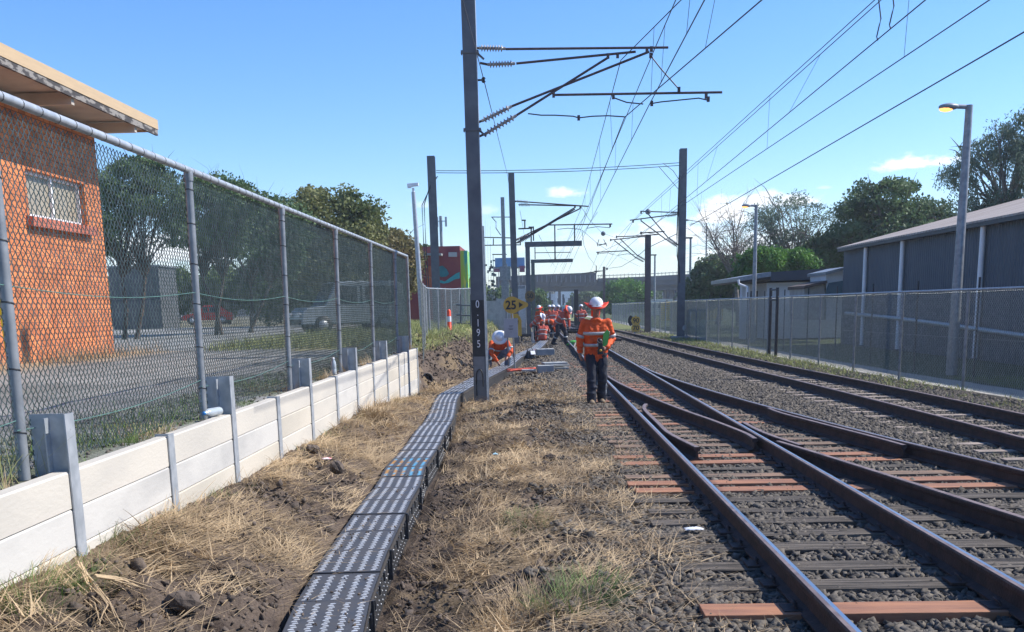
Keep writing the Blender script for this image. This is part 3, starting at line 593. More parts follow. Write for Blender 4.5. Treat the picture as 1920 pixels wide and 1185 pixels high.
for i, (sa, sb) in enumerate(secs):
    A, B_ = duct_at(sa), duct_at(sb); L_ = (B_ - A).length - .012; mid = (A + B_) / 2; ang = math.atan2(-(B_ - A).x, (B_ - A).y)
    zz = random.uniform(-.005, .005) - .015 * max(0, min(1, (mid.y - 13) / 3)) + (.012 if 12 < mid.y < 14 else 0); near = mid.y < 15; stained = i in (9, 10)
    lb = (f'{ORD[i]} chequer plate duct section counting from the bottom edge' + (', its lid stained rust and blue' if stained else '')) if i < 26 else 'chequer plate duct section near and beyond the squatting man'
    t = thing('duct_section', lb, 'cable duct', (mid.x, mid.y, zz), ang, 'cable duct sections with chequer plate lids' if i < 26 else 'far cable duct sections')
    w = .42
    mb = MB(); mb.box((0, 0, .075), (w, L_, .010)); mb.box((w / 2 - .004, 0, .055), (.008, L_, .05)); mb.box((-w / 2 + .004, 0, .055), (.008, L_, .05)); lid = mb.build('lid', M['plate'], t, .003)
    rows = 8 if near else 4; cols = 5
    for c_ in range(cols):
        mb = MB()
        for k in range(2):
            for r_ in range(rows):
                x = -w / 2 + .045 + c_ * (w - .09) / (cols - 1) + (k - .5) * .009; yy = -L_ / 2 + .03 + (r_ + .5 * k) * (L_ - .06) / rows
                mb.box((x, yy, .0812), (.036, .012 if near else .022, .0042), rz=R(12), taper=.62)
        mb.build('tread_strip', M['lug_rust'] if stained else M['lug'], lid)
    mb = MB(); mb.box((0, 0, -.075), (w - .03, L_ + .008, .26)); mb.build('trough', M['side_plate'], t)
    if near or i < 16:
        for yy in (-.16, .16): mb = MB(); mb.box((w / 2 + .006, yy, .02), (.012, .035, .03)); mb.box((w / 2 + .0065, yy, -.01), (.010, .015, .03)); mb.build('clip', M['black'], t)
        mb = MB()
        for yy in np.linspace(-.26, .26, 6):
            for z_ in (-.01, -.09, -.15): mb.ball((w / 2 - .013, yy + random.uniform(-.01, .01), z_), .006, 6, 4)
        mb.build('rivets', M['lug'], t)
    if i % 2 == 0 and near: MB().box((w / 2 + .002, -L_ / 2, -.03), (.03, .03, .21)).build('joint_strap', M['black'], t)

# ------------------------------------------------------------------ retaining wall
wall = thing('retaining_wall', 'cream concrete sleeper retaining wall with steel posts on the left', 'retaining wall', (-2.45, 12, 0))
M['panel_cream'] = mat('wall_concrete_cream', (.545, .495, .41), (.42, .385, .32), 1.1, .85, 0, .12, 30, (1, .6, 1.6), contrast=(.42, .7)); M['panel_grey'] = mat('wall_concrete_grey', (.52, .50, .46), (.37, .36, .34), 2.3, .85, 0, .12, 30, (1, .5, 1.2), contrast=(.42, .72))
BE = [2.37 + 1.457 * k for k in range(14)]          # steel post positions (Y)
WX = -2.446
for i in range(len(BE) - 1):
    y0, y1 = BE[i] + .012, BE[i + 1] - .012
    for r_ in range(5):
        dz = .02 * (i == 7 and r_ == 0) ; z1 = .885 - .2 * r_; mb = MB()
        # bevelled top edge
        mb.prism([(-.08, z1 - .194), (0, z1 - .194), (0, z1 - .010), (-.008, z1), (-.08, z1)], y0, y1)
        o = mb.build('wall_panel', random.choice([M['panel'], M['panel'], M['panel_cream'], M['panel_grey']]), wall); o.location = (WX + .45 - (-2), 0, 0); o.location = (WX + 2.45, -12, dz * 0)
for i, y in enumerate(BE):
    tall = i % 2 == 0; z1 = 1.185 if tall else .90; y -= 12; x = WX + 2.45
    mb = MB(); mb.box((x + .008, y, (z1 - .5) / 2), (.008, .105, z1 + .5)); mb.box((x - .10, y, (z1 - .5) / 2 - .01), (.008, .105, z1 + .48))
    mb.box((x - .046, y, (z1 - .5) / 2), (.10, .007, z1 + .5))
    if tall: mb.box((x - .125, y + .003, .98), (.15, .009, .41))
    o = mb.build('steel_post', M['galv_pale'], wall)
# ------------------------------------------------------------------ chain wire
def chain(name, pts, z0f, z1f, cell, r, m, parent, lean=None):
    """zigzag wires woven along a plan polyline (world x, y); one mesh"""
    P_ = [Vector((p[0], p[1])) for p in pts]; cum = [0.0]
    for i in range(1, len(P_)): cum.append(cum[-1] + (P_[i] - P_[i - 1]).length)
    n = int(cum[-1] / cell); sx_ = np.interp(np.arange(n + 2) * cell, cum, [p.x for p in P_]); sy_ = np.interp(np.arange(n + 2) * cell, cum, [p.y for p in P_])
    z0 = z0f(sx_, sy_); z1 = z1f(sx_, sy_); rows = int(np.max(z1 - z0) / cell)
    k = np.arange(n)[:, None]; j = np.arange(rows + 1)[None, :]
    idx = k + ((k + j) % 2)
    wob = .12 * cell * np.sin(k * 1.7 + j * .9)
    Xc = sx_[idx]; Yc = sy_[idx] + wob * .5; Zc = z0[idx] + j * cell + wob * .3 ; Zc = np.minimum(Zc, z1[idx])
    dx = sx_[-1] - sx_[0]; dy = sy_[-1] - sy_[0]; l = math.hypot(dx, dy); px_, py_ = -dy / l, dx / l
    off = np.where(j % 2 == 0, 1, -1) * r * .9
    Xc = Xc + px_ * off; Yc = Yc + py_ * off
    tri = [(r, 0), (-.5 * r, .87 * r), (-.5 * r, -.87 * r)]          # (normal, along)
    V = np.stack([np.stack([Xc + px_ * a_ + dx / l * b_, Yc + py_ * a_ + dy / l * b_, Zc], -1) for a_, b_ in tri], 2)   # n, rows+1, 3, 3
    base = (np.arange(n)[:, None] * (rows + 1) + np.arange(rows)[None, :]).ravel() * 3
    Fq = np.concatenate([np.stack([base + a_, base + (a_ + 1) % 3, base + 3 + (a_ + 1) % 3, base + 3 + a_], 1) for a_ in range(3)], 0)
    return npmesh(name, V.reshape(-1, 3), Fq, m, parent)
# left fence on top of the wall
FXL = -2.64; TOPZ = 2.748
lf = thing('chain_wire_fence', 'tall chain wire fence with a pale top pipe above the cream wall', 'fence')
BEt = [BE[i] - .19 for i in range(0, 14, 2)]
chain('wire_mesh', [(FXL, 2.0), (FXL, BEt[-1] + 2.0)], lambda x, y: x * 0 + .90, lambda x, y: x * 0 + TOPZ - .03, .027, .0031, M['wire'], lf)
for y in BEt:
    MB().tube((FXL, y + .06, .86), (FXL + .03, y + .06, TOPZ - .01), .030, .029, 12).build('fence_post', M['galv'], lf)
    mb = MB(); mb.lathe([(.034, -.05), (.036, 0), (.034, .02)], (FXL + .03, y + .06, TOPZ - .03), (0, 0, 1), 12)
    mb.build('post_cap', M['galv'], lf)
    for z_ in (1.1, 1.42, 1.75, 2.05, 2.35, 2.6): MB().lathe([(.032, -.004), (.0335, 0), (.032, .004)], (FXL + .03 * (z_ - .86) / 1.9, y + .06, z_), (0, .25, 1), 12).build('post_tie', M['black'], lf)
MB().tube((FXL + .03, 1.5, TOPZ), (FXL + .03, BEt[-1] + .1, TOPZ + .0), .026, n=12).build('top_rail', M['galv_pale'], lf)
for y in np.arange(2.4, BEt[-1], .205): MB().lathe([(.0270, -.004), (.029, 0), (.0270, .004)], (FXL + .03, y, TOPZ), (0, 1, .25), 10).build('wire_tie', M['dark'], lf)
mb = MB()
for z_ in (1.86, 1.12):
    for a_, b_ in zip(BEt[:-1], BEt[1:]): mb.path([(FXL + .02, a_ + (b_ - a_) * k / 8, z_ - .05 * math.sin(PI * k / 8) - (.02 if z_ > 1.5 else -.05 * k / 8)) for k in range(9)], .0028, 5)
mb.build('line_wire', mat('green_wire', (.10, .22, .18), (.08, .16, .14), 9, .5), lf)
yb = BEt[-1]; MB().tube((FXL + .03, yb + 1.95, .84), (FXL + .03, yb + 1.95, TOPZ), .028, n=12).build('fence_post', M['galv'], lf)
MB().tube((FXL + .03, yb + .1, TOPZ), (FXL + .03, yb + 1.95, TOPZ), .028, n=12).build('top_rail', M['galv_pale'], lf)
# lower fence farther on the left
f2 = thing('chain_wire_fence', 'lower sagging chain wire fence beyond the end of the cream wall', 'fence')
F2P = [P(770, 537, 26), P(800, 545, 32), P(845, 552, 41), P(882, 549, 55)]
pl = [(p.x, p.y) for p in F2P]; pl[0] = (FXL, 24.2)
chain('wire_mesh', pl, lambda x, y: ground_z(x, y) - .02, lambda x, y: np.interp(y, [24, 26, 32, 41, 55], [2.35, 2.28, 2.30, 2.42, 2.70]), .06, .003, M['wire_grey'], f2)
for y_ in (26.5, 29.5, 32.5, 35.5, 38.5, 41, 46, 50.5, 55):
    x_ = float(np.interp(y_, [q[1] for q in pl], [q[0] for q in pl])); zt = float(np.interp(y_, [24, 26, 32, 41, 55], [2.35, 2.28, 2.30, 2.42, 2.70]))
    MB().tube((x_, y_, float(ground_z(x_, y_)) - .05), (x_, y_, zt + .04), .03, n=8).build('fence_post', M['galv'], f2)
MB().path([(float(np.interp(y_, [q[1] for q in pl], [q[0] for q in pl])), y_, float(np.interp(y_, [24, 26, 32, 41, 55], [2.35, 2.28, 2.30, 2.42, 2.70]))) for y_ in np.linspace(24.2, 55, 24)], .022, 6).build('top_rail', M['galv_pale'], f2)
# right fence
rf = thing('chain_wire_fence', 'long chain wire fence along the right of the tracks', 'fence')
rtop = lambda x, y: x * 0 + 1.80
chain('wire_mesh', [p for p in RF if p[1] <= 60] , lambda x, y: ground_z(x, y) + .03, rtop, .038, .0042, M['wire_grey'], rf)
chain('wire_mesh', [p for p in RF if p[1] >= 60], lambda x, y: ground_z(x, y) + .03, rtop, .12, .006, M['wire_grey'], rf)
yy = 10.9
while yy < 112:
    x_ = float(rf_x(yy)); MB().tube((x_ - .03, yy, -.1), (x_ - .03, yy, 1.84), .028 if yy < 60 else .035, n=8).build('fence_post', M['galv'], rf); yy += 3.0
MB().path([(float(rf_x(y_)) - .03, y_, 1.83) for y_ in np.linspace(4, 112, 60)], .024, 6).build('top_rail', M['galv_pale'], rf)
MB().path([(float(rf_x(y_)) - .03, y_, .93) for y_ in np.linspace(4, 60, 40)], .003, 4).build('line_wire', M['wire_grey'], rf)
t = thing('gate_posts', 'pair of taller posts joined at the top in the right fence', 'gate', (float(rf_x(33.6)), 33.6, 0))
for dy in (0, .95): MB().tube((-.06, dy, -.1), (-.06, dy, 2.12), .05, n=10).build('post', M['dark'], t)
mb = MB(); mb.tube((-.06, 0, 2.06), (-.06, .95, 2.06), .03); mb.tube((-.06, 0, 1.74), (-.06, .95, 1.74), .03); mb.build('cross_bars', M['dark'], t)
bx_ = thing('picket_fence_posts', 'row of thin dark star pickets standing behind the right fence', 'fence posts')
for y in np.arange(16, 60, 3.2): MB().box((float(rf_x(y)) + 1.35, y, .95), (.035, .035, 2.3)).build('picket', M['dark'], bx_)
# ------------------------------------------------------------------ masts
def hmast(label, base, top, w, d, m, name='overhead_mast', lean=None, web=True, group=None):
    """H section steel mast: front and back flanges with a web"""
    t = thing(name, label, 'mast', base, 0, group); b = Vector((0, 0, 0)); tt = Vector(top) - Vector(base)
    def bar(cx_, cy_, dx_, dy_, z0=0.0, z1=1.0):
        mb_ = MB(); p0 = tt * z0; p1 = tt * z1; k = 1.0
        vs = [p0 + Vector((cx_ + sx * dx_ / 2, cy_ + sy * dy_ / 2, 0)) for sy in (-1, 1) for sx in (-1, 1)] + [p1 + Vector((cx_ + sx * dx_ / 2 * k, cy_ + sy * dy_ / 2, 0)) for sy in (-1, 1) for sx in (-1, 1)]
        mb_.add(vs, [(0, 2, 3, 1), (4, 5, 7, 6), (0, 1, 5, 4), (2, 6, 7, 3), (0, 4, 6, 2), (1, 3, 7, 5)]); return mb_
    bar(0, -d / 2 + .01, w, .018).build('front_flange', m, t); bar(0, d / 2 - .01, w, .018).build('back_flange', m, t); bar(0, 0, .012, d - .04).build('web', m, t)
    return t
# numbered mast 0.195
q0 = G(901, 752, -.1); b0 = Vector((q0.x, q0.y + .13, -.25)); b0.x = P(901, 745, q0.y).x; Ym = b0.y
tp = P(877.5, 0, Ym); tp = b0 + (tp - b0) * 1.30
m0 = hmast('dark grey steel mast numbered 0.195, nearest to the camera', b0, tp, .245, .26, M['mast'])
sl = (tp - b0); 
def mx_at(z): return b0 + sl * ((z - b0.z) / sl.z)
def mlocal(z, dx=0.0, dy=0.0): q = mx_at(z) - b0; return Vector((q.x + dx, q.y + dy, q.z))
zt, zb = P(885, 563, Ym).z, P(895, 668, Ym).z
def slab(z0, z1, dx, w, dy, th, m, name, parent, n=1):
    a_, b_ = mlocal(z0), mlocal(z1); mb_ = MB()
    mb_.add([a_ + Vector((dx + s_ * w / 2, dy + e, 0)) for e in (0, th) for s_ in (-1, 1)] + [b_ + Vector((dx + s_ * w / 2, dy + e, 0)) for e in (0, th) for s_ in (-1, 1)], [(0, 2, 3, 1), (4, 5, 7, 6), (0, 1, 5, 4), (2, 6, 7, 3), (0, 4, 6, 2), (1, 3, 7, 5)])
    return mb_.build(name, m, parent)
slab(zb, zt, 0, .243, -.134, .004, M['black'], 'number_board', m0)
slab(zb - .45, zb - .002, 0, .20, -.134, .004, mat('grey_plate', (.20, .21, .22), (.15, .16, .17), 8, .6), 'grey_plate', m0)
slab(-.2, 3.2, .150, .030, -.02, .04, M['galv_pale'], 'cable_strip', m0)
slab(-.2, 8.0, .128, .010, -.10, .20, M['galv_pale'], 'sunlit_flange', m0)  # paler than the mast: sunlight on its right side put into the colour
for ch, py in (('0', 571), ('.', 586), ('1', 606), ('9', 624), ('5', 645)):
    p = P(889 + (py - 571) * .045 + 3, py, Ym); text('number', ch, M['white'], m0, (mlocal(p.z).x, mlocal(p.z).y - .138, p.z - b0.z), (PI / 2, 0, 0), .20, .002, sx=.75)
mb = MB(); q = [mlocal(zb - .28) + Vector((.065 * math.cos(a_), -.15, .16 * math.sin(a_) - .12)) for a_ in np.linspace(0, PI, 9)]; q.append(q[-1] + Vector((0.0, 0, -.35))); q.insert(0, q[0] + Vector((0, 0, -.18)))
mb.path(q, .012, 6).build('bond_cable', M['black'], m0)
mb = MB()
for py in (100, 245):
    z_ = P(880, py, Ym).z
    mb.box(mlocal(z_, .0, -.13), (.31, .03, .05)); mb.box(mlocal(z_, .16, 0), (.02, .30, .05)); mb.box(mlocal(z_, -.145, -.05), (.02, .16, .05), ry=.2)
    mb.box(mlocal(z_ - .06, .20, -.02), (.16, .03, .035), ry=R(42))
mb.build('clamp_band', M['mast'], m0)
mb = MB()
for py in (150,): z_ = P(905, py, Ym).z; mb.box(mlocal(z_, .18, 0), (.12, .03, .03)); mb.lathe([(.02, -.05), (.04, -.03), (.02, 0), (.04, .03), (.02, .05)], mlocal(z_, .24, 0), (0, 0, 1), 8)
mb.build('wire_bracket', M['dark'], m0)

def insulator(mb, a_, b_, n=8, r=.062):
    a_, b_ = Vector(a_), Vector(b_); ax = (b_ - a_); L_ = ax.length; prof = [(.022, 0), (.03, .012 * 1)]
    for k in range(n):
        h = L_ * (.08 + .84 * k / n); st_ = L_ * .84 / n
        prof += [(.024, h), (r, h + st_ * .25), (r * .95, h + st_ * .4), (.026, h + st_ * .6)]
    prof += [(.03, L_ * .95), (.022, L_)]; mb.lathe(prof, a_, ax, 14)
def cantilever(label, Y, tubes, ins, extra, fine, sc=1.0, r=.022, ri=.062, group='overhead wire cantilever arms'):
    """tubes: [((px,py),(px,py))]; ins: insulator spans; extra: steady arms (curves); all in the plane of the mast"""
    A = P(*tubes[0][0], Y); t = thing('cantilever_arm', label, 'cantilever arm', A, 0, group)
    L_ = lambda p: P(p[0], p[1], Y) - A
    for a_, b_ in tubes: MB().tube(L_(a_), L_(b_), r, n=8).build('arm_tube', M['tube'], t)
    for a_, b_ in ins:
        mb_ = MB(); insulator(mb_, L_(a_), L_(b_), r=ri); mb_.build('insulator', M['insul'], t)
    for pts in extra: MB().path([L_(p) for p in pts], r * .55, 6).build('steady_arm', M['cable'], t)
    mb_ = MB()
    for p in fine: mb_.box(L_(p), (.05 * sc, .05 * sc, .09 * sc))
    if fine: mb_.build('fitting', M['tube'], t)
    return t
Ya = Ym + .05
cantilever('large cantilever arm with ribbed insulators on the nearest mast', Ya,
    [((948, 92), (1253, 89)), ((968, 119), (1192, 97)), ((960, 199), (1217, 97)), ((967, 217), (1140, 108)), ((1038, 178), (1354, 173)), ((892, 90), (900, 90)), ((890, 232), (905, 226)), ((898, 256), (912, 250)), ((900, 118), (915, 121))],
    [((898, 90), (948, 91)), ((914, 121), (966, 119)), ((903, 227), (960, 199)), ((910, 251), (969, 216))],
    [[(1328, 188), (1310, 184), (1280, 187), (1240, 191), (1222, 194)], [(1171, 219), (1140, 217), (1110, 218), (1085, 221)], [(1085, 221), (1075, 218), (1040, 216), (1015, 216), (990, 213)], [(1150, 183), (1175, 192), (1206, 195)], [(1222, 107), (1240, 130), (1273, 167)]],
    [(1213, 94), (1140, 105), (1221, 92), (1158, 104), (1150, 181), (1273, 168), (1324, 180), (1220, 104), (1038, 178), (1328, 186), (1222, 194), (1085, 221)])
# other masts
def pmast(label, px, py, Y, pyb, w, d, m, z0=None, pxb=None, **k):
    tp_ = P(px, py, Y); bb = P(pxb or px, pyb, Y); z0 = 0 if z0 is None else z0; f_ = (z0 - .2 - bb.z) / (tp_.z - bb.z); base = bb + (tp_ - bb) * f_
    return hmast(label, base, tp_, w, d, m, **k), base, tp_
mB, bB, tB = pmast('tall steel mast on the right beside the wire fence', 1281, 279, 52.5, 633, .34, .36, M['mast'], 0, 1276)
MB().box((0, 0, .02), (.9, .9, .5)).build('footing', M['conc'], mB)
MB().path([(-.18, -.2, 8 - 0), (-.26, -.2, 5.2), (-.24, -.2, 4.2), (-.12, -.2, 3.6), (-.1, -.22, 2.9)], .03, 6).build('hanging_cable', M['black'], mB)
mb = MB(); mb.ball(P(1283, 615, 52.2) - bB, (.09, .04, .14)); mb.build('small_plate', M['conc_pale'], mB)
mC, bC, tC = pmast('brown steel mast behind the orange speed board', 1215, 440, 65, 622, .34, .36, M['mast_brown'], 0, 1214)
mD, bD, tD = pmast('steel mast behind the lower left fence, with cables looping down', 808, 293, 50, 545, .36, .36, M['mast'], .85, 818)
mE, bE, tE = pmast('slender steel mast left of the speed sign', 958.5, 325, 48.3, 640, .27, .30, M['mast'], 0, 968.5)
mF, bF, tF = pmast('thin grey mast just left of the slender mast', 942, 370, 70, 590, .24, .26, M['galv'], .3, 948)
for (dx, s_) in ((0, 1), (.1, 1)): MB().path([tD - bD + Vector((.28, 0, -.9)), tD - bD + Vector((-.1, -.2, -1.4 - dx)), tD - bD + Vector((-.38 - dx, -.2, -2.2)), tD - bD + Vector((-.36 - dx, -.2, -4)), tD - bD + Vector((-.25 - dx, -.2, -7.0))], .022, 5).build('looping_cable', M['cable'], mD)
cantilever('cantilever arm on the slender mast, two tubes above a long diagonal', 48.3,
    [((965, 377), (1104, 387)), ((990, 384), (1092, 386)), ((962, 452), (1088, 391)), ((966, 457), (1078, 389)), ((975, 448), (998, 440)), ((1023, 422), (1148, 420)), ((962, 377), (968, 378)), ((998, 440), (1078, 392))],
    [((968, 377), (992, 379)), ((972, 384), (996, 384)), ((966, 451), (992, 440)), ((970, 456), (996, 442))],
    [[(1144, 427), (1120, 425), (1100, 428)], [(1090, 430), (1065, 428), (1045, 430)]], [(1088, 388), (1078, 387), (1144, 423)], 1.5, .028, .08)
cantilever('cantilever arms on the tall right mast', 52.5,
    [((1256, 398), (1202, 396)), ((1250, 404), (1181, 413)), ((1253, 446), (1216, 402)), ((1250, 450), (1202, 414)), ((1246, 434), (1200, 437)), ((1202, 411), (1202, 415)), ((1270, 399), (1274, 399)), ((1268, 458), (1274, 460)), ((1264, 455), (1272, 459))],
    [((1257, 398), (1272, 399)), ((1250, 405), (1270, 402)), ((1253, 446), (1270, 458)), ((1250, 449), (1269, 462))], [[(1201, 438), (1210, 436), (1235, 440)]], [(1202, 437), (1187, 415), (1202, 398)], 1.5, .028, .08)
cantilever('cantilever arms on the brown mast', 65,
    [((1200, 442), (1156, 444)), ((1200, 444), (1145, 450)), ((1196, 480), (1162, 447)), ((1192, 483), (1152, 451)), ((1178, 470), (1118, 473)), ((1211, 441), (1200, 442)), ((1233, 440), (1211, 441))],
    [((1195, 444), (1211, 443)), ((1194, 478), (1211, 488)), ((1191, 482), (1207, 491))], [[(1121, 476), (1140, 474), (1150, 478)], [(1158, 479), (1175, 476), (1190, 477)]], [(1156, 444), (1121, 475), (1145, 450)], 1.5, .03, .08)
def ballt(label, px, py, Y, r):
    c = P(px, py, Y); t = thing('tension_sheave', label, 'wheel', c, 0, 'round sheaves on the overhead wires')
    mb_ = MB(); mb_.lathe([(0, -.06), (r * .9, -.06), (r, -.03), (r * .93, 0), (r, .03), (r * .9, .06), (0, .06)], (0, 0, 0), (0, 1, 0), 20); mb_.build('disc', M['galv'], t); mb_ = MB(); mb_.lathe([(0, -.09), (r * .25, -.09), (r * .25, .09), (0, .09)], (0, 0, 0), (0, 1, 0), 12); mb_.build('hub', M['dark'], t)
ballt('largest round sheave, hanging at the arms of the tall right mast', 1215, 397, 52, .135)
ballt('round sheave hanging in the middle above the walking man', 1131, 438, 62, .135)
ballt('small round sheave beside the thin post over the round bush', 1138, 504, 110, .13)
t = thing('wire_spreader', 'small four armed spreader below the middle sheave', 'wire fitting'); mb = MB(); Ys_ = 62
for a_, b_ in (((1120, 458), (1137, 458)), ((1122, 461), (1136, 456)), ((1119, 455), (1121, 462)), ((1136, 455), (1138, 462)), ((1123, 449), (1121, 456)), ((1132, 449), (1135, 456))): mb.tube(P(*a_, Ys_), P(*b_, Ys_), .022, n=6)
mb.build('frame', M['tube'], t)
# portals
def portal(label, px0, py0, px1, Y, drops, beam_h=.28):
    a_ = P(px0, py0, Y); b_ = P(px1, py0 + 3, Y); t = thing('portal_frame', label, 'portal', (a_.x, Y, 0), 0, 'half portals carrying the overhead wires'); zt_ = a_.z
    MB().box((0, 0, zt_ / 2), (.26, .26, zt_)).build('post', M['mast'], t)
    MB().box(((b_.x - a_.x) / 2, -.02, zt_ - beam_h / 2 + .01), (b_.x - a_.x + .3, .25, beam_h)).build('beam', M['mast'], t)
    for px, pa, pb in drops: p0, p1 = P(px, pa, Y), P(px, pb, Y); mb_ = MB(); mb_.box((p0.x - a_.x, -.18, (p0.z + p1.z) / 2), (.07, .07, abs(p0.z - p1.z))); mb_.build('dropper_post', M['dark'], t)
    return t
portal('nearer half portal with its beam just over the crew', 989, 454, 1086, 60, [(1000, 425, 452), (1040, 422, 486), (1077, 420, 452)])
portal('farther half portal with a lower beam', 999, 487, 1070, 76, [(1003, 464, 486), (1040, 462, 488)], .24)
MB().path([P(1002, 474, 76), P(1070, 473, 76)], .03).build('arm_tube', M['dark'], thing('overhead_cross_arm', 'thin horizontal arm between the two half portals', 'cantilever arm'))
def simple_arm(label, pts_list, Y, r=.03):
    t = thing('overhead_cross_arm', label, 'cantilever arm'); mb_ = MB()
    for pts in pts_list: mb_.path([P(x, y, Y) for x, y in pts], r, 6)
    mb_.build('arm_tube', M['dark'], t)
simple_arm('short cross arm left of the thin grey mast with a hanging loop', [[(921, 407), (956, 407)], [(923, 408), (929, 415)], [(930, 415), (930, 428), (939, 441)]], 70)
simple_arm('long cross arms over the equipment left of the slender mast', [[(907, 460), (977, 459)], [(925, 460), (925, 447)], [(906, 445), (957, 446)], [(976, 459), (976, 447)], [(923, 477), (950, 477)]], 74, .04)
simple_arm('low arm right of the slender mast with a short post', [[(972, 429), (998, 428)], [(984, 428), (984, 414)], [(978, 413), (986, 413)], [(996, 427), (996, 453)], [(991, 426), (1000, 426)]], 60, .045)
simple_arm('distant arm with steady wire above the overpass', [[(1090, 513), (1128, 508)], [(1118, 512), (1118, 498)]], 110, .05)
# thin posts in front of the overpass
def post(name, label, px, py0, Y, z0, w, m, cat='post', group=None):
    a_ = P(px, py0, Y); t = thing(name, label, cat, (a_.x, Y, z0), 0, group); MB().box((0, 0, (a_.z - z0) / 2), (w, w, a_.z - z0)).build('shaft', m, t); return t
t = post('signal_post', 'brown thin post with a small arm beside the round bush', 1132.5, 500, 110, 0, .24, M['mast_brown']); MB().box((-.5, 0, P(1132, 508, 110).z), (1.0, .08, .08)).build('arm', M['dark'], t)
post('rail_mast', 'dark mast under the overpass left of the trees', 1080, 543, 85, 0, .34, M['black'], 'mast')
for i, px in enumerate((1018, 1031, 1056, 1073)):
    post('rail_mast', 'thin distant mast among the wires below the overpass', px, (552, 548, 552, 556)[i], 150, 0, .26, M['mast'], 'mast', 'thin masts below the overpass')
# small pole sign lights
def lamp(label, base, top, arm, m=None, lit=True, w=.13, group='street lamps with lit orange heads'):
    t = thing('street_lamp', label, 'street lamp', base, 0, group); tt = Vector(top) - Vector(base)
    MB().path([(0, 0, 0), tt * .5, tt], [w, w * .8, w * .62], 10).build('pole', M['galv'], t)
    a_ = Vector(arm)
    hd = MB(); hd.add([], []); ax = (a_).normalized()
    hd.tube(tt + Vector((0, 0, -.04)), tt + a_ * .45 + Vector((0, 0, -.03)), .045, .05)
    hd.ball(tt + a_ * .72 + Vector((0, 0, -.04)), (abs(a_.x) * .36, .15, .075), 12, 8); hd.build('lamp_head', M['galv'], t)
    MB().ball(tt + a_ * .80 + Vector((0, 0, -.085)), (abs(a_.x) * .25, .12, .06), 12, 8).build('lamp_glass', mat('lit_lamp', (.9, .5, .2), None, 5, .3, emit=((1.0, .42, .12), 1.6)), t)
    return t
bl = Vector((9.56, 24.0, -.1)); tl = P(1817.5, 197, 24.0)
L1 = lamp('tall near street lamp in front of the metal shed, its head glowing orange', bl, tl, (-.62, 0, .02), w=.125)
MB().tube(P(1793, 274, 24.0) - bl, P(1830, 274, 24.0) - bl, .008).build('cross_bar', M['dark'], L1)
tl2 = P(1418, 384, 46); lamp('smaller street lamp in front of the airy trees, its head glowing orange', (tl2.x, 46, -.1), tl2, (-.58, 0, .02), w=.11)
for lb, px, py, Y in (('bent arm lamp left of the bare tree', 1325, 418, 105),):
    tq = P(px, py, Y); t = thing('street_lamp', lb, 'street lamp', (tq.x, Y, 0)); MB().tube((0, 0, 0), (0, 0, tq.z), .09, .07).build('pole', M['galv'], t)
    MB().path([(0, 0, tq.z - .8), (-.6, 0, tq.z + .1), (-1.9, 0, tq.z + .35)], .045, 6).build('arm', M['galv'], t); MB().ball((-2.0, 0, tq.z + .32), (.35, .12, .1)).build('lamp_head', M['galv'], t)
for lb, px, py, Y in (('flat headed lamp just right of the tall right mast', 1295, 446, 90), ('flat headed lamp right of the brown mast', 1228, 478, 110)):
    tq = P(px, py, Y); t = thing('street_lamp', lb, 'street lamp', (tq.x, Y, 0)); MB().tube((0, 0, 0), (0, 0, tq.z), .12, .09).build('pole', M['galv'], t); MB().box((-.22, 0, tq.z), (.75, .2, .12)).build('lamp_head', M['dark'], t)
# security camera pole
tq = P(775, 360, 38); bq = P(791, 560, 38); bq.z = .8
t = thing('camera_pole', 'grey pole topped by a white security camera behind the left fence', 'camera pole', bq); tt = tq - bq
MB().path([(0, 0, 0), tt * .6, tt], [.10, .085, .07], 10).build('pole', M['galv_pale'], t); mb = MB(); mb.tube(tt, tt + Vector((0, 0, .14)), .045); mb.box(tt + Vector((0, -.04, .24)), (.40, .16, .11), ry=R(-4)); mb.box(tt + Vector((-.12, -.08, .18)), (.14, .12, .10)); mb.build('camera', M['white'], t, .01)
# antenna pole behind the mural building
tq = P(826, 405, 85); t = thing('antenna_pole', 'thin pole with panel antennas above the mural building', 'antenna', (tq.x, 85, 0)); MB().tube((0, 0, 0), (0, 0, tq.z), .12).build('pole', M['galv'], t)
mb = MB(); [mb.box((dx, 0, tq.z - .45), (.16, .12, .75)) for dx in (-.28, .02, .42)]; mb.box((0, 0, tq.z - .4), (.8, .06, .06)); mb.build('panel_antenna', M['galv_pale'], t)

# ------------------------------------------------------------------ overhead wires
def wire(label, pts, r=.007, sag=0.0, m=None, name='overhead_wire', group='overhead wires'):
    out_ = []
    for i in range(len(pts) - 1):
        a_, b_ = Vector(pts[i]), Vector(pts[i + 1]); n_ = 12 if sag else 3
        for k in range(n_): t_ = k / n_; out_.append(a_.lerp(b_, t_) - Vector((0, 0, 4 * sag * t_ * (1 - t_))))
    out_.append(Vector(pts[-1])); o = MB().path(out_, r, 5).build(name, m or M['cable']); return tag(o, label, 'overhead wire', group)
def toward(p_mast, px, py, z, ext=1.6):     # extend from the support through a photo point of given height and past the camera
    q_ = G(px, py, z); v = q_ - p_mast; return p_mast + v * ext
def near_end(pm, z, pxpy): return toward(pm, pxpy[0], pxpy[1], z)
k1, k2 = P(1164, 113, Ya), P(1221, 107, Ya); c1, c2 = P(1171, 220, Ya), P(1216, 199, Ya)
e1, e2 = P(1091, 388, 48.3), P(1101, 392, 48.3); f1, f2_ = P(1089, 431, 48.3), P(1101, 428, 48.3)
g1, g2, g3, g4 = P(1018, 560, 150), P(1031, 560, 150), P(1031, 566, 150), P(1040, 566, 150)
wire('catenary wire over the branch, left of the pair at the near arm', [near_end(k1, k1.z + .12, (1277, 0)), k1, e1, g1], .0085)
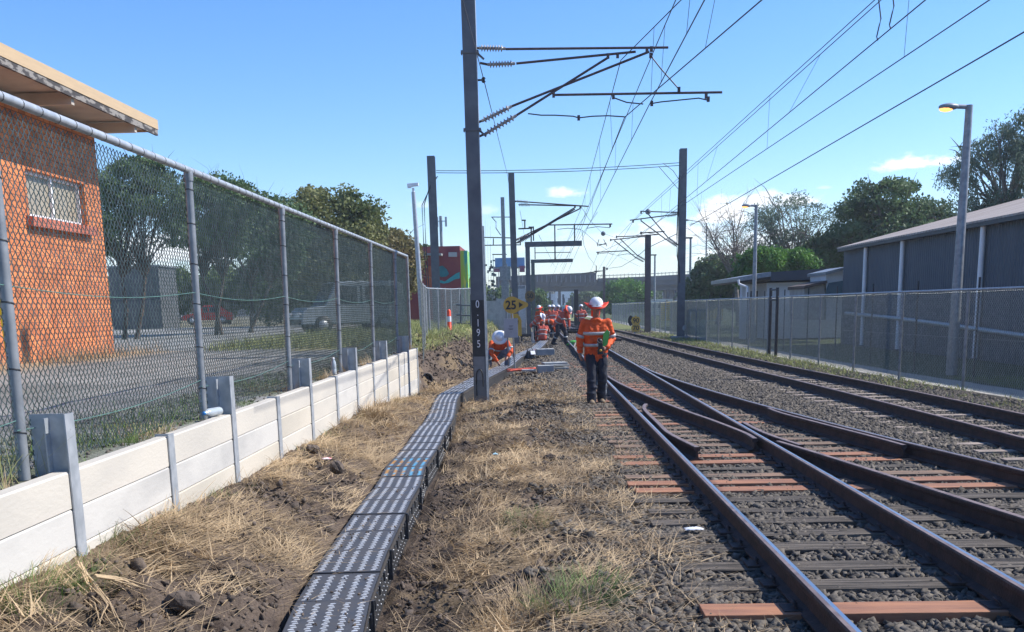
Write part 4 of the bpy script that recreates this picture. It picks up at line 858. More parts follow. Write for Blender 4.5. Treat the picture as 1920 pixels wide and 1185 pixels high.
wire('catenary wire over the near track, right of the pair at the near arm', [near_end(k2, k2.z + .1, (1267, 0)), k2, e2, g2], .0085)
wire('contact wire swinging right to the branch track', [near_end(c1, c1.z + .05, (1420, 7)), c1, f1, g3], .009)
wire('contact wire over the near track', [near_end(c2, c2.z + .05, (1321, 0)), c2, f2_, g4], .009)
h1, h2 = P(1202, 398, 52.5), P(1187, 415, 52.5); i1, i2 = P(1202, 437, 52.5), P(1213, 432, 52.5)
j1, j2 = P(1156, 446, 65), P(1121, 475, 65)
wire('upper of the twin catenary wires on the right', [near_end(h1, 6.6, (1640, 0)), h1, j1, P(1100, 545, 150)], .0085)
wire('lower of the twin catenary wires on the right', [near_end(P(1206, 399, 52.5), 6.55, (1652, 0)), P(1206, 399, 52.5), h2, P(1110, 545, 150)], .0085)
wire('left contact wire on the right, carrying two jumper loops', [near_end(i2, 5.45, (1735, 0)), i2, P(1158, 479, 65), P(1100, 552, 150)], .009)
wire('right contact wire on the right', [near_end(i1, 5.35, (1855, 0)), i1, j2, P(1090, 552, 150)], .009)
bk = P(1293, 424, 52.5)
wire('thick feeder wire at the far right, lowest of the right hand wires', [near_end(bk, bk.z + .12, (1920, 60)), bk], .013)
wire('second short feeder strand at the tall right mast', [P(1560, 275, 30) * 0 + P(1330, 409, 46), P(1293, 421, 52.5)], .012)
for k, (ya, yb_) in enumerate((((818, 320), (1276, 305)), ((818, 324), (1276, 310)))):
    wire(['upper span wire between the left and right masts', 'lower span wire between the left and right masts'][k], [P(ya[0], ya[1], 50.2), P(yb_[0], yb_[1], 52.3)], .016, .12)
wire('short curved stay from span wire to the right mast, upper', [P(1243, 306, 52), P(1262, 320, 52.2), P(1274, 338, 52.4)], .014)
wire('short curved stay from span wire to the right mast, lower', [P(1235, 312, 52), P(1255, 335, 52.2), P(1274, 357, 52.4)], .014)
wm = [P(862, -20, Ym - .3), P(908, 153, Ym - .16), P(952, 330, 48)]
wire('earth wire passing down across the nearest mast', [wm[0], wm[1], wm[2], P(972, 500, 100)], .008)
def dropper(label, pa, pb, r=.004): return wire(label, [pa, pb], r, 0, None, 'dropper_wire', 'thin droppers between overhead wires')
def onY(a_, b_, Y): a_, b_ = Vector(a_), Vector(b_); return a_.lerp(b_, (Y - a_.y) / (b_.y - a_.y))
ne = near_end
A1, A2 = ne(k1, k1.z + .12, (1277, 0)), ne(c1, c1.z + .05, (1420, 7)); B1_, B2_ = ne(k2, k2.z + .1, (1267, 0)), ne(c2, c2.z + .05, (1321, 0))
for y_ in (24, 29.5, 37, 43): dropper('thin dropper wire near the large cantilever arm', onY(k1, e1, y_), onY(c1, f1, y_)); dropper('thin dropper wire near the large cantilever arm', onY(k2, e2, y_), onY(c2, f2_, y_))
for y_ in (15.2, 18.2): dropper('thin dropper wire near the large cantilever arm', onY(k1, A1, y_), onY(c1, A2, y_)); dropper('thin dropper wire near the large cantilever arm', onY(k2, B1_, y_), onY(c2, B2_, y_))
C1_, C2_ = ne(h1, 6.6, (1640, 0)), ne(i1, 5.35, (1855, 0)); D1_, D2_ = ne(P(1206, 399, 52.5), 6.55, (1652, 0)), ne(i2, 5.45, (1735, 0))
for y_ in (17, 26, 36, 45): dropper('thin dropper wire on the right hand wires', onY(h1, C1_, y_), onY(i1, C2_, y_))
for y_ in (22, 33, 43): dropper('thin dropper wire on the right hand wires', onY(P(1206, 399, 52.5), D1_, y_), onY(i2, D2_, y_))
for (x0, x1, y1) in ((1650, 1646, 76), (1671, 1670, 54)):
    e_ = G(x1, y1, 5.45); wire(f'short {"left" if x1 < 1660 else "right"} jumper loop hanging at the top right', [e_ + Vector((.0, .0, 1.1)), e_ + Vector((-.05, 0, .75)), e_ + Vector((.03, 0, .3)), e_ + Vector((-.02, 0, .05)), e_], .010, 0, None, 'jumper_cable', 'jumper cables')
wire('slack jumper hanging from the far arm toward the sheave', [P(1090, 388, 48.3), P(1105, 412, 50), P(1128, 436, 62), P(1165, 450, 75)], .008)
wire('long diagonal stay running down right under the far arm', [P(1092, 432, 48.3), P(1122, 458, 62), P(1150, 476, 78), P(1200, 500, 100)], .010)
wire('slack cable drooping behind the brown mast', [P(1142, 503, 110), P(1165, 500, 95), P(1190, 485, 80), P(1212, 466, 66), P(1270, 438, 54)], .02)
wire('slack cable hanging left of the round sheave', [P(1091, 432, 48.3), P(1095, 460, 58), P(1104, 482, 75), P(1117, 498, 100)], .012)
for i, (a_, b_) in enumerate((((1010, 440), (1040, 500)), ((975, 395), (985, 452)), ((1120, 398), (1050, 500)), ((1100, 400), (1032, 500)))):
    wire('faint distant overhead wire above the crew', [P(*a_, 60), P(*b_, 130)], .012, 0, None, 'overhead_wire', 'faint distant wires')

# ------------------------------------------------------------------ signs
def speed25():
    b_ = G(958, 690, .0); Y = b_.y; t = thing('speed_sign', 'yellow round speed sign reading 25 with a pointer to the right', 'speed sign', (b_.x, Y, -.1))
    c = P(960, 572, Y) - Vector((b_.x, Y, -.1)); r_ = P(960, 572, Y).z - P(960, 588, Y).z
    for dx in (-.05, .11): MB().tube((dx, .04, 0), (dx - .06, .04, c.z + (.33 if dx > 0 else .2)), .022).build('post', M['galv'], t)
    poly = [(r_ * 1.04 * math.cos(a_), r_ * math.sin(a_)) for a_ in np.linspace(R(48), R(312), 30)] + [(r_ * 1.85, -r_ * .22), (r_ * 1.95, 0), (r_ * 1.85, r_ * .22)]
    o = MB().prism(poly, -.006, .006).build('sign_plate', M['yellow'], t); o.location = c
    text('digits', '25', M['black'], t, c + Vector((-.03, -.012, -.01)), (PI / 2, 0, 0), r_ * 1.42, .002, sx=.92, bold=.008)
    o = MB().prism([(r_ * .82, -r_ * .34), (r_ * 1.32, 0), (r_ * .82, r_ * .34)], -.010, -.0065).build('pointer', M['black'], t); o.location = c
    c2_ = P(958, 615, Y) - Vector((b_.x, Y, -.1)); w_ = P(971, 615, Y).x - P(945, 615, Y).x; h_ = P(958, 597, Y).z - P(958, 633, Y).z
    nb = MB(); nb.box((0, 0, 0), (w_, .008, h_)); o = nb.build('notice_board', mat('notice_grey', (.42, .42, .44), (.36, .36, .38), 3, .5), t, .002); o.location = c2_ + Vector((0, -.012, 0))
    mb_ = MB()
    for zz_, ww in ((.06, .12), (.03, .09), (-.02, .14), (-.045, .10), (-.11, .03)): mb_.box((c2_.x + random.uniform(-.01, .02), -.0185, c2_.z + zz_), (ww, .003, .010))
    mb_.build('fine_print', M['dark'], t)
speed25()
# yellow board behind it
b_ = G(975, 664, .0); t = thing('marker_board', 'curved yellow board with a black mark half hidden behind the grey notice', 'marker board', (b_.x - .1, 34, 0))
zz1, zz0 = P(972, 588, 34).z, P(972, 630, 34).z; x0_ = P(964, 610, 34).x - b_.x + .1; x1_ = P(978, 610, 34).x - b_.x + .1
MB().prism([(x0_ - .1, zz0), (x1_, zz0), (x1_, zz0 + .5), (x1_ - .05, zz1 - .1), (x1_ - .13, zz1), (x0_ - .1, zz1)], -.01, .01).build('board', M['yellow'], t)
MB().prism([(x0_ + .0, zz0 + .3), (x1_ - .13, zz0 + .3), (x1_ - .10, zz0 + .48), (x1_ - .14, zz1 - .14), (x0_, zz1 - .14)], -.016, -.0105).build('black_mark', M['black'], t)
MB().box((x0_ - .02, .03, zz0 / 2), (.08, .04, zz0 + .2)).build('post', M['black'], t)
# octagonal 50 board
p = P(994, 556, 62); t = thing('speed_board', 'weathered dark orange board reading 50 high on the near portal post', 'speed board', (p.x, 59.6, p.z)); r_ = .30
MB().prism([(r_ * math.cos(a_), r_ * 1.1 * math.sin(a_)) for a_ in np.arange(8) * PI / 4 + PI / 8], -.01, .01).build('plate', mat('worn_orange', (.22, .13, .04), (.13, .09, .04), 7, .6), t)
text('digits', '50', M['black'], t, (0, -.014, 0), (PI / 2, 0, 0), .36, .002, bold=.01)
# 90 / 70 boards
q = G(1190, 625, 0); t = thing('speed_board', 'orange speed boards reading 90 over 70 with a black arrow to the left', 'speed board', (P(1190, 620, 60).x, 60, -.05))
c = P(1192, 601, 60) - Vector(t.location); c2_ = P(1192, 615, 60) - Vector(t.location); r_ = .26
for cc_, s_ in ((c, '90'), (c2_, '70')):
    o = MB().prism([(-.27, 0), (-.19, .20), (-.06, .22), (0, .30), (.06, .22), (.20, .20), (.27, 0), (.20, -.20), (-.19, -.20)], -.01, .01).build('plate', M['yellow'], t); o.location = cc_
    text('digits', s_, M['black'], t, cc_ + Vector((.01, -.014, -.01)), (PI / 2, 0, 0), .36, .002, bold=.008)
o = MB().prism([(-.28, .30), (-.36, .26), (-.44, .1), (-.44, -.1), (-.36, -.26), (-.28, -.30), (-.16, -.2), (-.30, 0), (-.16, .2)], .014, .024).build('arrow_plate', M['black'], t); o.location = c
MB().box((0, .04, .4), (.08, .04, .9)).build('post', M['galv'], t)
# bollard
q = P(843, 622, 37); t = thing('bollard', 'orange flexible bollard with a white band standing on the heap', 'bollard', (q.x, 37, q.z - .05)); h_ = P(843, 580, 37).z - q.z + .05
MB().lathe([(.0, 0), (.10, 0), (.085, .05), (.075, .06), (.065, h_ * .93), (.05, h_ * .97), (.02, h_)], (0, 0, 0), n=14).build('tube', M['flag_orange'], t); MB().lathe([(.073, h_ * .48), (.0735, h_ * .5), (.070, h_ * .70), (.069, h_ * .71)], (0, 0, 0), n=14).build('white_band', M['white'], t)
# yellow prop left
a_, b_ = P(-6, 500, 11.5), P(27, 712, 11.5); t = thing('yellow_pole', 'bright yellow pole leaning at the left edge behind the fence', 'pole', (b_.x, b_.y, .82)); MB().tube((0, 0, 0), Vector(a_) - Vector((b_.x, b_.y, .82)) + Vector((0, 0, .4)), .05, n=10).build('pole_body', M['bright_yellow'], t)
# bottles on the wall
def bottle(label, loc, rot, cap_c):
    t = thing('water_bottle', label, 'bottle', loc); t.rotation_euler = rot
    pl_ = mat('clear_plastic', (.42, .47, .50), (.36, .4, .44), 5, .12); MB().lathe([(0, 0), (.030, 0), (.033, .01), (.033, .07), (.031, .075), (.033, .08), (.033, .14), (.028, .165), (.013, .195), (.012, .205)], (0, 0, 0), n=14).build('bottle_body', pl_, t)
    MB().lathe([(.0145, .2), (.0145, .218), (0, .22)], (0, 0, 0), n=12).build('cap', cap_c, t)
q = G(398, 772, .915); bottle('plastic bottle with a blue cap lying on the wall by the second post', (-2.50, 8.05, .925), (R(90), 0, R(-18)), mat('blue_cap', (.05, .25, .6), None, 5, .4))
q = G(673, 683, .90); bottle('clear plastic bottle standing on the wall near the middle posts', (-2.57, 13.1, .88), (0, 0, 0), M['white'])
# drain mouth beside the wall end
q = G(802, 710, .15); t = thing('drain_pipe', 'black drain pipe mouth in the bank beside the end of the wall', 'drain pipe', (q.x, q.y, .15)); mb = MB(); mb.lathe([(.11, -.3), (.11, .0), (.13, .0), (.13, -.3)], (0, 0, 0), (.5, -.85, .1), 16); mb.build('pipe_body', M['black'], t); mb = MB(); mb.lathe([(0, -.1), (.11, -.1)], (0, 0, 0), (.5, -.85, .1), 16); mb.build('inside', M['black'], t)

# ------------------------------------------------------------------ pits, covers, tools near the crew
def cover(label, px, py, w, d, h, lid=True):
    q = G(px, py, 0); t = thing('pit_cover', label, 'pit cover', (q.x, q.y, -.03), R(6), 'concrete pit covers beside the track'); MB().box((0, 0, h / 2), (w, d, h)).build('box', M['conc_pale'], t, .01)
    if lid: MB().box((.28, .35, h + .03), (w * 1.5, d * 1.4, .05), rz=.1).build('slab', M['conc_pale'], t, .008); MB().box((-.45, .0, h * .4), (.35, d * .9, .04)).build('side_slab', M['conc'], t)
cover('nearest pale concrete pit box with slabs lying across it', 1023, 697, .42, .3, .20)
cover('second concrete pit box beyond the tool bag', 1022, 664, .62, .6, .22, False)
q = G(1045, 692, 0); t = thing('loose_slab', 'loose pale concrete slabs right of the nearest pit box', 'slab', (q.x, q.y, -.03), .2); MB().box((0, 0, .06), (.55, .5, .05)).build('slab', M['conc_pale'], t, .006); MB().box((.02, .03, .14), (.5, .45, .05), rz=.2).build('slab', M['conc_pale'], t, .006); MB().box((-.1, 0, .02), (.35, .4, .03)).build('slab', M['conc'], t)
q = G(994, 670, 0); t = thing('tool_bag', 'open black tool bag lying right of the cable duct', 'tool bag', (q.x, q.y, -.05), .3); mb = MB(); mb.box((0, 0, .14), (.36, .28, .28), taper=.55); mb.build('bag_body', M['black'], t, .03); MB().box((.06, -.12, .2), (.16, .05, .13), rz=.1, rx=-.5).build('white_label', M['white'], t); MB().path([(-.1, 0, .27), (-.05, 0, .38), (.05, 0, .38), (.1, 0, .27)], .012, 6).build('handle', M['black'], t)
for lb, c_, r_, zz_ in (('tangle of orange cable in front of the squatting man', (975, 696), .35, 7), ('small orange coil beside the black tool bag', (1000, 659), .25, 5)):
    q = G(c_[0], c_[1], 0); rr_ = random.Random(zz_); t = thing('orange_cable', lb, 'cable', (q.x, q.y, 0), 0, 'orange cables on the ground'); pts = [(r_ * (1.5 * math.sin(k * 1.3) * rr_.uniform(.5, 1)), r_ * 1.6 * math.cos(k * .9) * rr_.uniform(.4, 1), .02 + .05 * rr_.random()) for k in range(22)]
    pts = [tuple(v) for v in [Vector(pts[i // 3]).lerp(Vector(pts[i // 3 + 1]), (i % 3) / 3) for i in range(60)]]; MB().path(pts, .014, 5).build('cable_loop', M['redorange'], t)
wire('black lead curving over the ground to the tool bag', [G(940, 690, .02), G(955, 680, .03), G(970, 670, .03), G(985, 664, .1)], .018, 0, M['black'], 'black_cable', 'leads')
# rail trolley
q = G(1068, 645, 0); t = thing('rail_trolley', 'low dark rail trolley with an upright handle on the near rails behind the crew', 'rail trolley', (2.03, 50.0, .15))
mb = MB(); mb.box((0, 0, .42), (1.35, .5, .10)); mb.box((0, .22, .3), (1.3, .06, .1)); mb.build('deck', M['dark'], t)
for sx in (-1, 1):
    for dy in (-.2, .2): mb = MB(); mb.box((sx * .55, dy, .25), (.2, .12, .35)); mb.lathe([(0, -.05), (.13, -.05), (.13, .03), (.16, .03), (.16, .05), (0, .05)], (sx * .56, dy, .13), (1, 0, 0), 14); mb.build('wheel', M['black'], t)
MB().tube((.05, 0, .45), (.05, 0, 1.15), .025).build('handle', M['black'], t)
q = G(1071, 641, 0); t = thing('green_bag', 'crumpled green and white bag between the near rails', 'bag', (q.x, 44.5, 0)); mb = MB(); mb.ball((0, 0, .10), (.38, .25, .14)); mb.v = [tuple(Vector(v) * random.uniform(.85, 1.15)) for v in mb.v]; mb.build('bag_body', M['green'], t); mb = MB(); mb.ball((.12, -.12, .16), (.14, .12, .10)); mb.build('white_patch', M['white'], t)
# steel frame left of crew
a_ = P(982, 630, 52); t = thing('steel_frame', 'low dark steel frame lying left of the crew', 'steel frame', (a_.x, 52, 0)); mb = MB(); mb.box((.4, 0, .30), (1.15, .12, .09)); mb.box((.35, .4, .26), (1.0, .1, .09)); mb.box((.45, -.1, .05), (.09, .09, .5)); mb.box((-.1, -.1, .05), (.09, .09, .5)); mb.build('frame', M['dark'], t); MB().tube((.42, -.15, -.1), (.42, -.15, .45), .045).build('leg', M['galv_pale'], t)
t = thing('red_crate', 'small red crate frame among the crouching crew', 'crate', (P(1016, 620, 51).x, 51, 0)); mb = MB(); [mb.box((0, 0, z_), (.62, .4, .05)) for z_ in (.08, .28, .46)]; [mb.box((sx * .3, sy * .18, .25), (.05, .05, .5)) for sx in (-1, 1) for sy in (-1, 1)]; mb.build('crate_body', M['redorange'], t)
t = thing('hand_tool', 'white handled shovel standing in the trench by the crew', 'shovel', (P(1000, 640, 49).x, 49, -.1)); MB().tube((0, 0, 0), (-.02, 0, .85), .022).build('handle', M['galv_pale'], t); MB().box((0, 0, .1), (.16, .02, .26)).build('blade', M['galv_pale'], t)
# ------------------------------------------------------------------ people
def organic(name, caps, balls, m, parent, vox=.012, it=4):
    mb = MB()
    for a_, ra, b_, rb in caps:
        a_, b_ = Vector(a_), Vector(b_)
        if (b_ - a_).length > 1e-4: mb.path([a_, b_], [ra, rb], 12)
        mb.ball(a_, ra, 12, 8); mb.ball(b_, rb, 12, 8)
    for c_, r_ in balls: mb.ball(c_, r_, 14, 10)
    o = mb.build(name, m, parent)
    rm = o.modifiers.new('remesh', 'REMESH'); rm.mode = 'VOXEL'; rm.voxel_size = vox; rm.use_smooth_shade = True
    sm = o.modifiers.new('smooth', 'SMOOTH'); sm.iterations = it; sm.factor = .5
    return o
def creases(o, size, st):
    tx = bpy.data.textures.new('creases', 'CLOUDS'); tx.noise_scale = size; tx.noise_depth = 2
    d = o.modifiers.new('creases', 'DISPLACE'); d.texture = tx; d.strength = st; d.mid_level = .5
def person(label, loc, rz, J, hat='helmet', trousers=None, shirt=None, vox=.02, hero=False, group=None, stripes=True, sc=1.0):
    t = thing('person', label, 'person', loc, rz, group); t.scale = (sc,) * 3
    V3 = {k: Vector(v) for k, v in J.items()}
    pel, neck, head = V3['pel'], V3['neck'], V3['head']; up = (neck - pel).normalized(); fw = V3.get('face', Vector((0, -1, 0))).normalized()
    lat = V3['shL'] - V3['shR']; lat.normalize(); hup = (head - neck).normalized(); hr = fw.cross(hup); hr = hr.normalized()
    hf = hup.cross(hr).normalized(); hf = hf if hf.dot(fw) > 0 else -hf
    def H(x, y, z): return head + hr * x + hf * y + hup * z
    caps, balls = [], []
    balls += [(head + hup * .02, (.078, .090, .105) if hero else .09), (H(0, .03, -.05), (.058, .06, .065) if hero else .06)]
    if hero: balls += [(H(0, .092, -.012), (.013, .017, .022)), (H(.078, 0, -.01), (.012, .02, .03)), (H(-.078, 0, -.01), (.012, .02, .03)), (H(0, .078, -.062), (.026, .014, .010)), (H(0, .075, -.10), (.022, .02, .018)), (H(.032, .082, .022), (.02, .012, .008)), (H(-.032, .082, .022), (.02, .012, .008))]
    caps += [(neck - up * .04, .062, head - hup * .06, .055)]
    caps += [(pel, .10, neck - up * .16, .105)]
    for s_ in 'LR':
        sh, el_, wr = V3['sh' + s_], V3['el' + s_], V3['wr' + s_]; hp, kn, an = V3['hip' + s_], V3['kn' + s_], V3['an' + s_]
        caps += [(sh, .052, el_, .040), (el_, .040, wr, .027), (neck - up * .07, .06, sh, .05), (hp, .085, kn, .055), (kn, .055, an, .038)]
        hd = (wr - el_).normalized(); side = lat * (1 if s_ == 'L' else -1); pf = hd.cross(side)
        if pf.length < .1: pf = Vector((0, -1, 0))
        pf.normalize(); hd2 = V3.get('hand' + s_, hd).normalized()
        if hero:
            sw = hd2.cross(side).normalized()
            balls.append((wr + hd2 * .045, (.03, .036, .045)))
            for k in range(4):
                b0_ = wr + hd2 * .08 + sw * (.027 - .018 * k); l_ = (.040, .046, .043, .034)[k]
                b1_ = b0_ + hd2 * l_ - side * .006; b2_ = b1_ + hd2 * l_ * .5 - side * (.022 + .004 * k)
                caps += [(b0_, .0095, b1_, .009), (b1_, .009, b2_, .0075)]
            th = wr + hd2 * .03 + sw * .03; caps += [(th, .012, th + hd2 * .035 + sw * .022, .010), (th + hd2 * .035 + sw * .022, .010, th + hd2 * .062 + sw * .018 - side * .01, .008)]
        else:
            caps += [(wr, .028, wr + hd2 * .09, .034)]
            for k in range(3): b0_ = wr + hd2 * .10 + side.cross(hd2) * (.02 - .02 * k); caps.append((b0_, .012, b0_ + hd2 * .06, .009))
    organic('body', caps, balls, M['skin'], t, vox * .8 if hero else vox)
    # shirt
    w_ = lat; sc_, sb_ = [], []
    top = neck - up * .07; hem = pel - up * (.17 if hero else .10)
    for k in (-.5, 0, .5):
        sc_ += [(hem + w_ * k * .17, .125, pel + up * .12 + w_ * k * .16, .125), (pel + up * .12 + w_ * k * .16, .125, top - up * .10 + w_ * k * .24, .120)]
    sc_ += [(top + w_ * .0 - up * .02, .085, neck - up * .0, .072)]
    for s_ in 'LR':
        sh, el_, wr = V3['sh' + s_], V3['el' + s_], V3['wr' + s_]; cu = el_.lerp(wr, .88)
        sc_ += [(top - up * .03, .085, sh, .075), (sh, .078, el_, .064), (el_, .064, cu, .052)]
        if hero:
            for k in range(5): q = sh.lerp(el_, .2 + .2 * k); sb_.append((q + Vector((.02 * (-1) ** k, -.03, 0)), (.055, .05, .025)))
            for k in range(4): q = el_.lerp(cu, .1 + .27 * k); sb_.append((q + Vector((.01 * (-1) ** k, -.01, 0)), (.062, .062, .018)))
    if hero:
        for k in range(8): a_ = k * 2.4; sb_.append((hem + up * (.02 + .05 * k) + w_ * .13 * math.sin(a_) + Vector((0, -.09, 0)), (.045, .05, .03)))
        for s_ in (-1, 1): sc_.append((neck + w_ * s_ * .02 + Vector((0, -.065, .0)), .02, neck + w_ * s_ * .065 + Vector((0, -.055, -.02)), .022)); sc_.append((neck + w_ * s_ * .065 + Vector((0, -.055, -.02)), .022, neck + w_ * s_ * .07 + Vector((0, .03, .01)), .02))
    so = organic('shirt', sc_, sb_, shirt or M['orange'], t, vox, 3)
    if hero: creases(so, .07, .018)
    # trousers
    tc_ = [(pel - up * .02 + w_ * k * .07, .115, pel - up * .08 + w_ * k * .07, .115) for k in (-1, 1)]
    for s_ in 'LR':
        hp, kn, an = V3['hip' + s_], V3['kn' + s_], V3['an' + s_]; tc_ += [(hp, .108, kn, .088), (kn, .088, an, .084)]
    tb_ = []
    if hero:
        for s_ in 'LR':
            kn, an = V3['kn' + s_], V3['an' + s_]
            for k in range(6): q = V3['hip' + s_].lerp(kn, k / 6) if k < 3 else kn.lerp(an, (k - 2) / 4); tb_.append((q + Vector((.012 * (-1) ** k, -.015, 0)), (.090, .082, .045)))
    to = organic('trousers', tc_, tb_, trousers or M['navy'], t, vox, 3)
    if hero: creases(to, .08, .020)
    for s_ in 'LR':
        an = V3['an' + s_]; kn = V3['kn' + s_]; dirn = V3.get('toe' + s_, V3.get('toe', Vector((fw.x, fw.y, 0)))).copy(); dirn.z = V3.get('toe' + s_, Vector((0, 0, 0))).z; dirn.normalize()
        organic('boot', [(an + Vector((0, 0, .06)), .06, an + Vector((0, 0, -.03)), .052), (an + Vector((0, 0, -.04)) + dirn * .02, .048, an + Vector((0, 0, -.045)) + dirn * .15, .045)], [(an + Vector((0, 0, -.05)) + dirn * .17, (.05, .05, .038))], M['leather'] if hero else M['black'], t, vox, 3)
    if stripes:
        def band(c_, ax, rx_, ry_, h_, nm='reflective_band'):
            mb = MB(); ax = ax.normalized(); a_ = w_ - ax * w_.dot(ax); a_ = a_.normalized() if a_.length > .1 else Vector((1, 0, 0)); b_ = ax.cross(a_); vs = []
            for z_ in (-h_ / 2, h_ / 2): vs += [c_ + ax * z_ + a_ * rx_ * math.cos(2 * PI * i / 28) + b_ * ry_ * math.sin(2 * PI * i / 28) for i in range(28)]
            mb.add(vs, [(i, (i + 1) % 28, 28 + (i + 1) % 28, 28 + i) for i in range(28)], True); o_ = mb.build(nm, M['silver'], t); so_ = o_.modifiers.new('s', 'SOLIDIFY'); so_.thickness = .006; so_.offset = 1; return o_
        ch = pel.lerp(neck, .52); e_ = .012 if hero else 0; band(ch, up, .232 + e_, .136 + e_, .055); band(pel + up * .05, up, .216 + e_, .136 + e_, .05)
        for s_ in 'LR': e_, sh = V3['el' + s_], V3['sh' + s_]; band(sh.lerp(e_, .80), e_ - sh, .078, .078, .05)
        if not hero:
            for s_ in 'LR': band(V3['kn' + s_].lerp(V3['an' + s_], .45), V3['kn' + s_] - V3['an' + s_], .086, .086, .05)
    if hat:
        wt = M['white']; c_ = head + hup * .045; mb = MB(); n_ = 22; prof = [(.120, 0), (.119, .03), (.111, .072), (.090, .108), (.058, .132), (.02, .142), (0, .143)]
        a_, b_ = hr, hf; vs = []
        for r_, h_ in prof: vs += [c_ + hup * h_ + a_ * max(r_, 1e-3) * math.cos(2 * PI * i / n_) + b_ * max(r_, 1e-3) * 1.16 * math.sin(2 * PI * i / n_) for i in range(n_)]
        mb.add(vs, [(i * n_ + j, i * n_ + (j + 1) % n_, (i + 1) * n_ + (j + 1) % n_, (i + 1) * n_ + j) for i in range(len(prof) - 1) for j in range(n_)], True)
        for s2 in (-.03, 0, .03): mb.path([c_ + a_ * s2 + b_ * .10 + hup * .095, c_ + a_ * s2 + hup * .142, c_ + a_ * s2 - b_ * .10 + hup * .095], .008, 6)
        pk = [c_ + a_ * .10 * math.cos(q) + b_ * (.10 + .075 * math.sin(q)) + hup * (.0) for q in np.linspace(0, PI, 9)]; mb.add([c_ + b_ * .05] + pk + [q + hup * .012 for q in [c_ + b_ * .05] + pk], [(0, i, i + 1) for i in range(1, 9)] + [(10, 10 + i + 1, 10 + i) for i in range(1, 9)] + [(i, i + 1, 11 + i, 10 + i) for i in range(1, 9)])
        mb.build('helmet', wt, t)
        if hero: mb = MB(); mb.box(c_ + b_ * .150 + hup * .02, (.035, .006, .028)); mb.build('helmet_badge', M['silver'], t)
        if hat in ('brim', 'whitebrim', 'orangehood'):
            m_ = M['brim'] if hat != 'whitebrim' else wt; mb = MB(); rings = []; n_ = 36
            R0 = .125; R1 = .215 if hat == 'brim' else .21
            for r_, z_ in ((R0, .018), ((R0 + R1) / 2, .012), (R1, 0.0)):
                for i in range(n_):
                    q = 2 * PI * i / n_; k = (r_ - R0) / (R1 - R0); lift = (.060 * (abs(math.cos(q)) ** 2) - .038 * max(0, math.sin(q)) - .02 * max(0, -math.sin(q))) * k if hat == 'brim' else -.02 * k
                    rings.append(c_ + a_ * r_ * math.cos(q) * (1.0) + b_ * r_ * math.sin(q) * (1.0 if hat != 'brim' else .92) + hup * (z_ + lift + .008 * k * math.sin(5 * q)))
            mb.add(rings, [(i * n_ + j, i * n_ + (j + 1) % n_, (i + 1) * n_ + (j + 1) % n_, (i + 1) * n_ + j) for i in range(2) for j in range(n_)], True)
            o_ = mb.build('hat_brim', m_, t); so_ = o_.modifiers.new('s', 'SOLIDIFY'); so_.thickness = .004
            if hat == 'brim': organic('neck_flap', [(H(-.05, -.09, -.0), .03, H(-.05, -.10, -.14), .03), (H(.05, -.09, -.0), .03, H(.05, -.10, -.14), .03)], [], m_, t, vox)
            if hat == 'orangehood': organic('neck_flap', [(H(-.06, -.06, 0), .05, H(-.05, -.08, -.13), .05), (H(.06, -.06, 0), .05, H(.05, -.08, -.13), .05)], [], m_, t, vox)
    return t
def stand(lean=0.0, stride=.0, arms=None, face=(0, -1, 0)):
    J = dict(pel=(0, 0, .98), neck=(0, -.02 - lean, 1.47), head=(0, -.06 - lean * 1.25, 1.63), shL=(.195, -lean, 1.40), shR=(-.195, -lean, 1.40), elL=(.26, -.02 - lean, 1.12), elR=(-.26, -.02 - lean, 1.12), wrL=(.25, -.12 - lean, .88), wrR=(-.25, -.10 - lean, .88), hipL=(.09, 0, .92), hipR=(-.09, 0, .92), knL=(.10, -.04 - stride, .50), knR=(-.10, -.04 + stride * .5, .50), anL=(.10, -stride, .09), anR=(-.10, stride, .09), face=face)
    J.update(arms or {}); return J
# the walking man
fy = 17.95; q = G(1117, 757, -.02)
J = stand(.02, .10, dict(head=(.0, -.055, 1.655), neck=(0, -.025, 1.46), shL=(.20, -.02, 1.40), shR=(-.20, -.02, 1.40), elR=(-.285, .02, 1.13), wrR=(-.285, -.06, .90), elL=(.285, .03, 1.12), wrL=(.15, -.20, .97), handL=(-.8, -.35, -.2), knL=(.105, -.06, .50), knR=(-.085, -.10, .51), anL=(.10, .05, .09), anR=(-.10, -.14, .09), face=(0, -1, -.22), hipL=(.095, 0, .93), hipR=(-.095, 0, .93)))
wk = person('walking man in orange shirt, white helmet with wide orange brim, holding green clipboard', (q.x + .01, q.y, -.02), R(3), J, 'brim', hero=True, vox=.010, sc=1.0)
tw = mat('mesh_panel', (.60, .20, .06), (.48, .15, .05), 9, .8)
MB().prism([(-.06, -.14), (.02, -.15), (.07, .10), (.03, .15), (-.04, .08)], -.012, .012).build('clipboard', M['green'], thing('clipboard', 'green clipboard tucked under the walking man\'s arm', 'clipboard', (q.x + .165, q.y - .19, 1.12), R(12)))
dv = thing('belt_tool', 'black and silver hand tool held at the walking man\'s belt', 'tool', (q.x + .06, q.y - .26, 1.0))
mb = MB(); mb.ball((0, 0, .07), (.05, .045, .055)); mb.box((.01, 0, -.04), (.08, .06, .15)); mb.box((.01, 0, -.13), (.10, .07, .04)); mb.build('tool_body', M['black'], dv, .006)
mb = MB(); mb.lathe([(.045, -.01), (.05, 0), (.045, .01)], (0, -.03, .09), (.4, -1, .5), 14); mb.box((-.04, -.03, .02), (.02, .03, .05)); mb.build('silver_ring', M['silver'], dv); mb = MB(); mb.lathe([(0, 0), (.022, 0), (.022, .02), (0, .02)], (.01, -.055, -.08), (0, 1, 0), 10); mb.build('brass_wheel', M['yellow'], dv)
